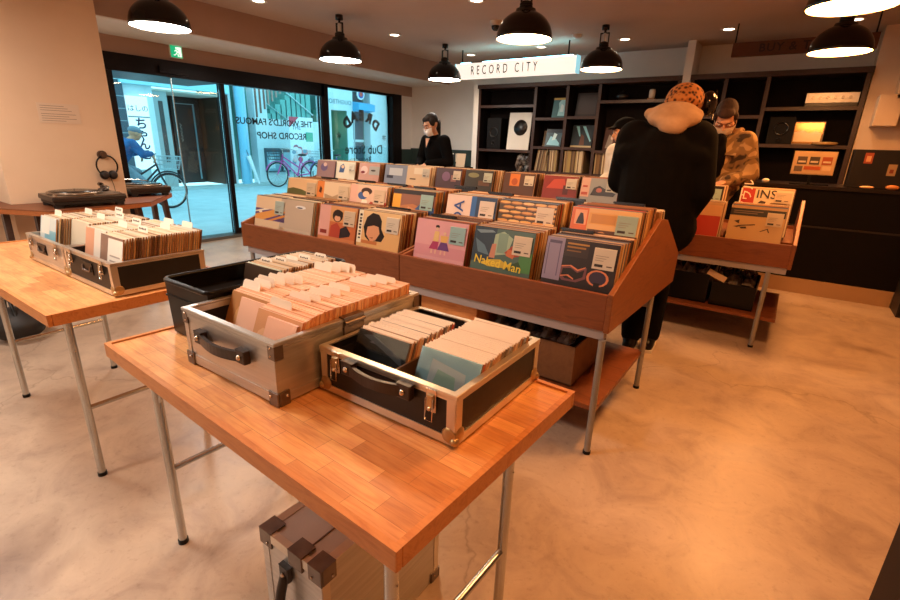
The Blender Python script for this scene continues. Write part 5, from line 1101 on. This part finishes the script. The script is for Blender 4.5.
# ------------------------------------------------------------------ people
def blob(name, prims, mats, parent, voxel=.012, smooth=6, pick=None, world=False):
    b = MB()
    mk = mats[0]
    for p in prims:
        if p[0] == 'c':
            _, a, ra, c, rc_ = p
            a = Vector(a); c = Vector(c)
            b.ball(a, ra, mk, 16, 10); b.ball(c, rc_, mk, 16, 10)
            if (a-c).length > 1e-4: b.cyl(a, c, ra, mk, r2=rc_, seg=20)
        elif p[0] == 'e':
            rot = Euler(p[3] if len(p) > 3 else (0, 0, 0)).to_matrix()
            b.ball(p[1], p[2], mk, 20, 12, mx=rot)
    me = b.mesh('tmp'); ob = bpy.data.objects.new('tmp', me); COL.objects.link(ob)
    m = ob.modifiers.new('r', 'REMESH'); m.mode = 'VOXEL'; m.voxel_size = voxel
    if smooth: s_ = ob.modifiers.new('s', 'SMOOTH'); s_.iterations = smooth; s_.factor = .5
    dg = bpy.context.evaluated_depsgraph_get(); dg.update()
    out = bpy.data.meshes.new_from_object(ob.evaluated_get(dg))
    bpy.data.objects.remove(ob); bpy.data.meshes.remove(me)
    out.name = name; out.materials.clear()
    for k in mats: out.materials.append(M[k] if k in M else C(k))
    for poly in out.polygons:
        poly.use_smooth = True
        poly.material_index = pick(poly.center) if pick else 0
    o = bpy.data.objects.new(name, out); COL.objects.link(o); o.parent = parent
    return o
def V(*a): return Vector(a)
def hand_prims(w, d, pn, s=1.0, side=1, curl=.9):
    # w wrist, d direction of fingers, pn palm normal
    d = V(*d).normalized(); pn = V(*pn); pn = (pn - d*pn.dot(d)).normalized(); ac = d.cross(pn)*side
    w = V(*w); P = [('c', w, .026*s, w+d*.03, .026*s)]
    palm = w + d*.03
    for k, o in enumerate((-.028, -.01, .009, .027)):
        P.append(('c', palm+ac*o*.7, .014*s, palm+d*.055+ac*o, .0125*s))
        L = (.058, .072, .076, .066)[k]*s; b = palm+d*.058+ac*o
        d1 = (d + pn*.45*curl).normalized(); d2 = (d*.55 + pn*curl).normalized()
        m = b+d1*L*.5; e = m+d2*L*.5
        P += [('c', b, .0095*s, m, .0088*s), ('c', m, .0088*s, e, .0075*s)]
    t0 = palm - d*.005 + ac*.03; t1 = t0 + (ac*.75+d*.6+pn*.3).normalized()*.035; t2 = t1 + (ac*.2+d*.9+pn*.4).normalized()*.03
    P += [('c', palm, .018*s, t0, .014*s), ('c', t0, .013*s, t1, .011*s), ('c', t1, .011*s, t2, .009*s)]
    return P
def head_prims(c, pitch, yaw, s=1.0):
    rot = Matrix.Rotation(yaw, 3, 'Z') @ Matrix.Rotation(-pitch, 3, 'X'); e = rot.to_euler(); c = V(*c)
    def q(x, y, z): return c + rot @ (V(x, y, z)*s)
    P = [('e', c + rot @ V(0, -.01, .02)*s, (.074*s, .093*s, .098*s), e), ('e', q(0, .03, -.05), (.055*s, .06*s, .065*s), e), ('e', q(0, .055, -.085), (.028*s, .025*s, .022*s), e),
         ('c', q(0, .09, .005), .008*s, q(0, .108, -.022), .0125*s), ('e', q(0, .083, .025), (.05*s, .016*s, .014*s), e), ('e', q(0, .088, -.05), (.025*s, .012*s, .011*s), e)]
    for sx in (-1, 1): P += [('e', q(sx*.076, -.005, -.005), (.009*s, .018*s, .03*s), e), ('e', q(sx*.032, .078, .0), (.016*s, .012*s, .01*s), e), ('e', q(sx*.045, .055, -.02), (.022*s, .025*s, .025*s), e)]
    return P, q, e
def person(name, loc, yaw, label, J, top, bottom='black_cloth', shoe='plastic_black', hp=0, hy=0, hs=1.0, puff=1.0, coat=.0, topname='jacket', skinw=1.0, extras=None, sleeve_end=1.0):
    r = thing(name, loc, label, 'person', rot=(0, 0, yaw))
    j = {k: V(*v) for k, v in J.items()}
    HP, q, e = head_prims(j['head'], hp, hy, hs)
    P = HP + [('c', j['neck'], .052, j['head']+V(0, -.01, -.04), .048), ('c', j['chest'], .11, j['neck'], .055), ('c', j['pelvis'], .115, j['chest'], .12)]
    for s_, k in ((-1, 'l'), (1, 'r')):
        P += [('c', j['sh'+k], .052, j['el'+k], .038), ('c', j['el'+k], .038, j['wr'+k], .026), ('c', j['chest']+V(0, 0, .08), .07, j['sh'+k], .05)]
        P += hand_prims(j['wr'+k], j['hd'+k], j['hn'+k], .98, s_)
        P += [('c', j['hip'+k], .085, j['kn'+k], .056), ('c', j['kn'+k], .056, j['an'+k], .036), ('c', j['an'+k], .036, j['an'+k]+V(0, .12, -.045), .03)]
    body = blob('body', P, ['skin'], r, .0085, 4)
    # clothes follow the body
    T = [('c', j['pelvis']+V(0, 0, -.02), .15*puff, j['chest'], .152*puff), ('e', j['chest']+V(0, 0, .04), (.20*puff, .13*puff, .13)), ('c', j['chest']+V(0, 0, .06), .12, j['neck']+V(0, -.01, -.045), .072)]
    for k in 'lr':
        tip = j['el'+k] + (j['wr'+k]-j['el'+k])*sleeve_end
        T += [('c', j['sh'+k], .078*puff, j['el'+k], .06*puff), ('c', j['el'+k], .06*puff, tip, .044*puff)]
        T += [('c', j['chest']+V(0, 0, .07), .10*puff, j['sh'+k], .075*puff)]
        if coat: T += [('c', j['pelvis'], .14*puff, j['hip'+k]+V(0, 0, -coat), .12*puff)]
    blob(topname, T, [top], r, .011, 6)
    B = [('c', j['pelvis']+V(0, 0, .03), .125, j['pelvis']+V(0, 0, -.05), .12)]
    for k in 'lr': B += [('c', j['hip'+k], .105, j['kn'+k], .078), ('c', j['kn'+k], .078, j['an'+k]+V(0, 0, .02), .062)]
    blob('trousers', B, [bottom], r, .011, 5)
    for k in 'lr':
        a = j['an'+k]
        f = a - V(0, 0, a.z - .0) if a.z < .15 else a - V(0, 0, .09)
        blob('shoe', [('c', f+V(0, -.045, .042), .04, f+V(0, .06, .038), .038), ('c', f+V(0, .06, .036), .038, f+V(0, .16, .03), .03), ('c', f+V(0, -.02, .07), .045, f+V(0, 0, .1), .045)], [shoe], r, .008, 4)
        so = MB(); so.prism([(f.x+px, f.y+py) for px, py in ((-.035,-.08),(.035,-.08),(.042,.08),(.036,.17),(0,.195),(-.036,.17),(-.042,.08))], 'z', f.z, f.z+.018, '#d8cfc4'); so.build('shoe_sole', r, world=False)
    # face
    fc = MB(); mr = Euler(e).to_matrix()
    for sx in (-1, 1):
        fc.ball(q(sx*.031, .087, .002), (.0115, .006, .006), '#efe6dc', 10, 6, mx=mr); fc.ball(q(sx*.031, .0915, .001), (.005, .003, .0055), '#20130e', 8, 6, mx=mr)
    fc.build('eyes', r, world=False)
    eb = MB()
    for sx in (-1, 1): eb.tube([q(sx*.015, .098, .026), q(sx*.033, .096, .031), q(sx*.05, .082, .026)], .0035, 'hair', 6)
    eb.build('eyebrows', r, world=False)
    mo = MB(); mo.ball(q(0, .098, -.05), (.022, .005, .006), '#a8604c', 12, 6, mx=mr); mo.build('lips', r, world=False)
    return r, j, q, e
def mask(r, q, c='#e3d6c8'):
    m = MB(); rows = []
    for k in range(5):
        z = -.015-.024*k
        rows.append([q(.078*math.sin(R(a))*(1-.07*k), (.082+.032*math.sin(PI*(k+.6)/5))*math.cos(R(a)*.75)+.012, z) for a in range(-80, 81, 20)])
    n = len(rows[0]); vs = [v for row in rows for v in row]
    m.add(vs, [(k*n+i, (k+1)*n+i, (k+1)*n+i+1, k*n+i+1) for k in range(4) for i in range(n-1)], c, True)
    for sx in (-1, 1): m.tube([q(sx*.072, .03, -.02), q(sx*.08, -.0, .015), q(sx*.078, -.012, -.02), q(sx*.072, .028, -.09)], .0018, c, 5)
    m.build('face_mask', r, world=False)
def stand(h=1.0, lean=0.0):
    return dict(pelvis=(0, 0, .86*h), chest=(0, .10*lean, 1.14*h), neck=(0, .2*lean, 1.34*h), head=(0, .33*lean, 1.47*h), shl=(-.165, .16*lean, 1.27*h), shr=(.165, .16*lean, 1.27*h),
      hipl=(-.085, 0, .83*h), hipr=(.085, 0, .83*h), knl=(-.095, .03, .45*h), knr=(.095, .03, .45*h), anl=(-.1, 0, .085), anr=(.1, 0, .085))
# shopper in black, seen from behind
J = stand(1.0, .35); J['head'] = (.06, .17, 1.455); J['neck'] = (.03, .07, 1.335)
J.update(ell=(-.215, .07, 1.03), elr=(.225, .0, 1.0), wrl=(-.13, .27, .98), wrr=(.15, .13, .79), hdl=(.5, .8, -.1), hdr=(.0, .35, -1), hnl=(0, -.2, -1), hnr=(-1, .2, 0), anl=(.0, -.09, .085), anr=(.10, -.02, .085), knl=(-.03, .03, .45), knr=(.09, .04, .45))
r, j, q, e = person('person', (-.66, 3.06, 0), R(6), 'person seen from behind in black puffer jacket, beige hood and spotted knit cap', J, 'black_cloth', hp=R(28), hy=R(-8), puff=1.42, coat=.05)
blob('hood', [('e', V(.035, .0, 1.385), (.145, .11, .06), (R(12), 0, 0)), ('e', V(.03, .02, 1.405), (.135, .105, .07), (R(18), 0, 0)), ('e', V(.04, -.07, 1.345), (.08, .05, .055), (R(-12), 0, 0)), ('c', V(-.10, .02, 1.41), .032, V(.15, .02, 1.405), .032)], ['beige_cloth'], r, .01, 5)
blob('knit_cap', [('e', V(.06, .155, 1.49), (.106, .12, .092), (R(-20), 0, 0)), ('e', V(.055, .12, 1.465), (.106, .108, .05), (R(-20), 0, 0))], ['leopard'], r, .01, 4)
hpn = MB(); hpn.ball(V(.185, .20, 1.475), (.045, .07, .07), C('#100c0a', .12), 20, 14); hpn.tube([V(.215+.0*k, .20+.08*math.sin(R(a)), 1.47+.085*math.cos(R(a))) for k, a in enumerate(range(20, 200, 20))], .005, C('#2a211c', .1, .3), 6); hpn.build('ear_cup', r, world=False)
# man in camouflage jacket facing the camera
J = stand(1.0, .5); J['head'] = (0, .15, 1.47)
J.update(ell=(-.25, .06, 1.0), elr=(.25, .06, 1.0), wrl=(-.12, .26, .95), wrr=(.12, .26, .95), hdl=(.3, 1, -.2), hdr=(-.3, 1, -.2), hnl=(0, 0, -1), hnr=(0, 0, -1))
r, j, q, e = person('person', (-.56, 4.98, .03), R(172), 'person with short brown hair and pale face mask in a camouflage jacket', J, 'camo', hp=R(50), hy=R(12), hs=1.1, puff=1.18)
mask(r, q, '#d9bfa4')
mr = Euler(e).to_matrix()
blob('hair', [('e', q(0, -.022, .045), (.083, .098, .088), e), ('e', q(0, .045, .08), (.066, .05, .036), e), ('e', q(0, -.06, -.01), (.07, .045, .06), e), ('e', q(-.07, .03, .03), (.018, .03, .04), e), ('e', q(.07, .03, .03), (.018, .03, .04), e)], ['hair_brown'], r, .009, 3)
blob('shirt', [('c', V(0, .19, 1.02), .06, V(0, .20, 1.28), .055), ('e', V(0, .2, 1.13), (.075, .075, .15))], ['black_cloth'], r, .01, 3)
pk_ = MB(); pk_.box(.07, .15, .215, .235, 1.16, 1.18, 'camo'); pk_.box(-.15, -.07, .215, .235, 1.16, 1.18, 'camo'); pk_.build('pocket_flap', r, world=False, bevel=.003)
blob('collar', [('c', V(-.03, .17, 1.26), .02, V(-.11, .05, 1.36), .03), ('c', V(.03, .17, 1.26), .02, V(.11, .05, 1.36), .03), ('c', V(-.1, .02, 1.36), .025, V(.1, .02, 1.36), .025)], ['camo'], r, .009, 3)
# woman in black with a mask
J = stand(.985, .6); J['head'] = (-.01, .19, 1.44)
J.update(ell=(-.25, .10, .99), elr=(.25, .1, .99), wrl=(-.06, .30, .96), wrr=(.07, .32, .94), hdl=(.4, 1, -.3), hdr=(-.4, 1, -.3), hnl=(0, 0, -1), hnr=(0, 0, -1), shl=(-.15, .09, 1.24), shr=(.15, .09, 1.24))
r, j, q, e = person('person', (-3.84, 5.22, 0), R(174), 'person with tied back dark hair, white face mask and black cardigan looking down', J, 'black_cloth', hp=R(30), hy=R(-10), hs=1.02, puff=1.04)
mask(r, q, '#e9dfd6')
blob('hair', [('e', q(0, -.025, .04), (.08, .095, .085), e), ('e', q(0, .04, .08), (.06, .045, .03), e), ('e', q(-.07, .015, .03), (.018, .045, .05), e), ('e', q(.07, .015, .03), (.018, .045, .05), e), ('e', q(0, -.07, -.03), (.06, .045, .06), e), ('c', q(0, -.11, -.03), .034, V(-.01, .035, 1.27), .022)], ['hair'], r, .009, 3)
ch = MB(); ch.flat([V(-.035, .235, 1.27), V(.035, .235, 1.27), V(0, .262, 1.16)], 'skin'); ch.build('neckline', r, world=False)
# customer in white, mostly hidden by the shopper in black
J = stand(.93, .4); J['head'] = (0, .14, 1.37)
J.update(ell=(-.25, .0, .93), elr=(.25, .0, .95), wrl=(-.16, .22, .9), wrr=(.15, .2, .9), hdl=(.3, 1, -.2), hdr=(-.3, 1, -.2), hnl=(0, 0, -1), hnr=(0, 0, -1))
r, j, q, e = person('person', (-1.33, 4.92, 0), R(150), 'person in a white top and dark cap half hidden behind the shopper in black', J, 'white_cloth', hp=R(12), hy=R(-22), puff=1.12)
blob('cap', [('e', q(0, -.015, .055), (.09, .104, .07), e), ('e', q(0, .1, .05), (.06, .05, .012), e)], ['black_cloth'], r, .009, 3)
blob('hair', [('e', q(0, -.035, .0), (.083, .08, .09), e)], ['hair'], r, .01, 3)
# cyclist outside
J = dict(pelvis=(0, .22, .78), chest=(0, .42, 1.0), neck=(0, .54, 1.14), head=(0, .62, 1.24), shl=(-.17, .48, 1.08), shr=(.17, .48, 1.08), hipl=(-.09, .24, .76), hipr=(.09, .24, .76),
  knl=(-.1, .60, .62), knr=(.1, .56, .50), anl=(-.1, .36, .42), anr=(.1, .45, .22), ell=(-.26, .58, .92), elr=(.26, .58, .92), wrl=(-.22, .72, .93), wrr=(.22, .72, .93), hdl=(0, .3, -.6), hdr=(0, .3, -.6), hnl=(0, -1, 0), hnr=(0, -1, 0))
r, j, q, e = person('person', (-8.9, 3.12, -.02), 0, 'cyclist in a blue jacket, pale jeans and cap riding past outside the glass', J, 'blue_cloth', 'denim', hp=R(14), hs=.95)
blob('cap', [('e', q(0, -.01, .05), (.085, .1, .065), e), ('e', q(0, .1, .04), (.055, .05, .01), e)], ['#6f8290'], r, .009, 3)
# ------------------------------------------------------------------ light
wd = bpy.data.worlds.new('sky'); S.world = wd; wd.use_nodes = True; nt = wd.node_tree; bg = nt.nodes['Background']
bg.inputs[0].default_value = (.40, .86, 1.0, 1); bg.inputs[1].default_value = 1.2
def spot(name, loc, tgt, col, en, ang, rad):
    l = bpy.data.lights.new(name, 'SPOT'); l.energy = en; l.color = col; l.spot_size = R(ang); l.spot_blend = .6; l.shadow_soft_size = rad
    o = bpy.data.objects.new(name, l); COL.objects.link(o); o.location = loc
    o.rotation_euler = (Vector(tgt)-Vector(loc)).to_track_quat('-Z', 'Y').to_euler()
for (x, y), t in DL: spot('downlight_beam', (x, y, CEIL-.015), (x, y, 0), (1, .72, .45), 12, 80, .05)
S.view_settings.view_transform = 'Standard'; S.view_settings.look = 'None'; S.view_settings.gamma = 1; S.view_settings.exposure = .95
S.view_settings.use_curve_mapping = False
for o in COL.objects:
    if o.parent is None and 'label' in o:
        w = o['label'].split()
        if len(w) > 16 or len(w) < 4: print('LABEL', len(w), o['label'])
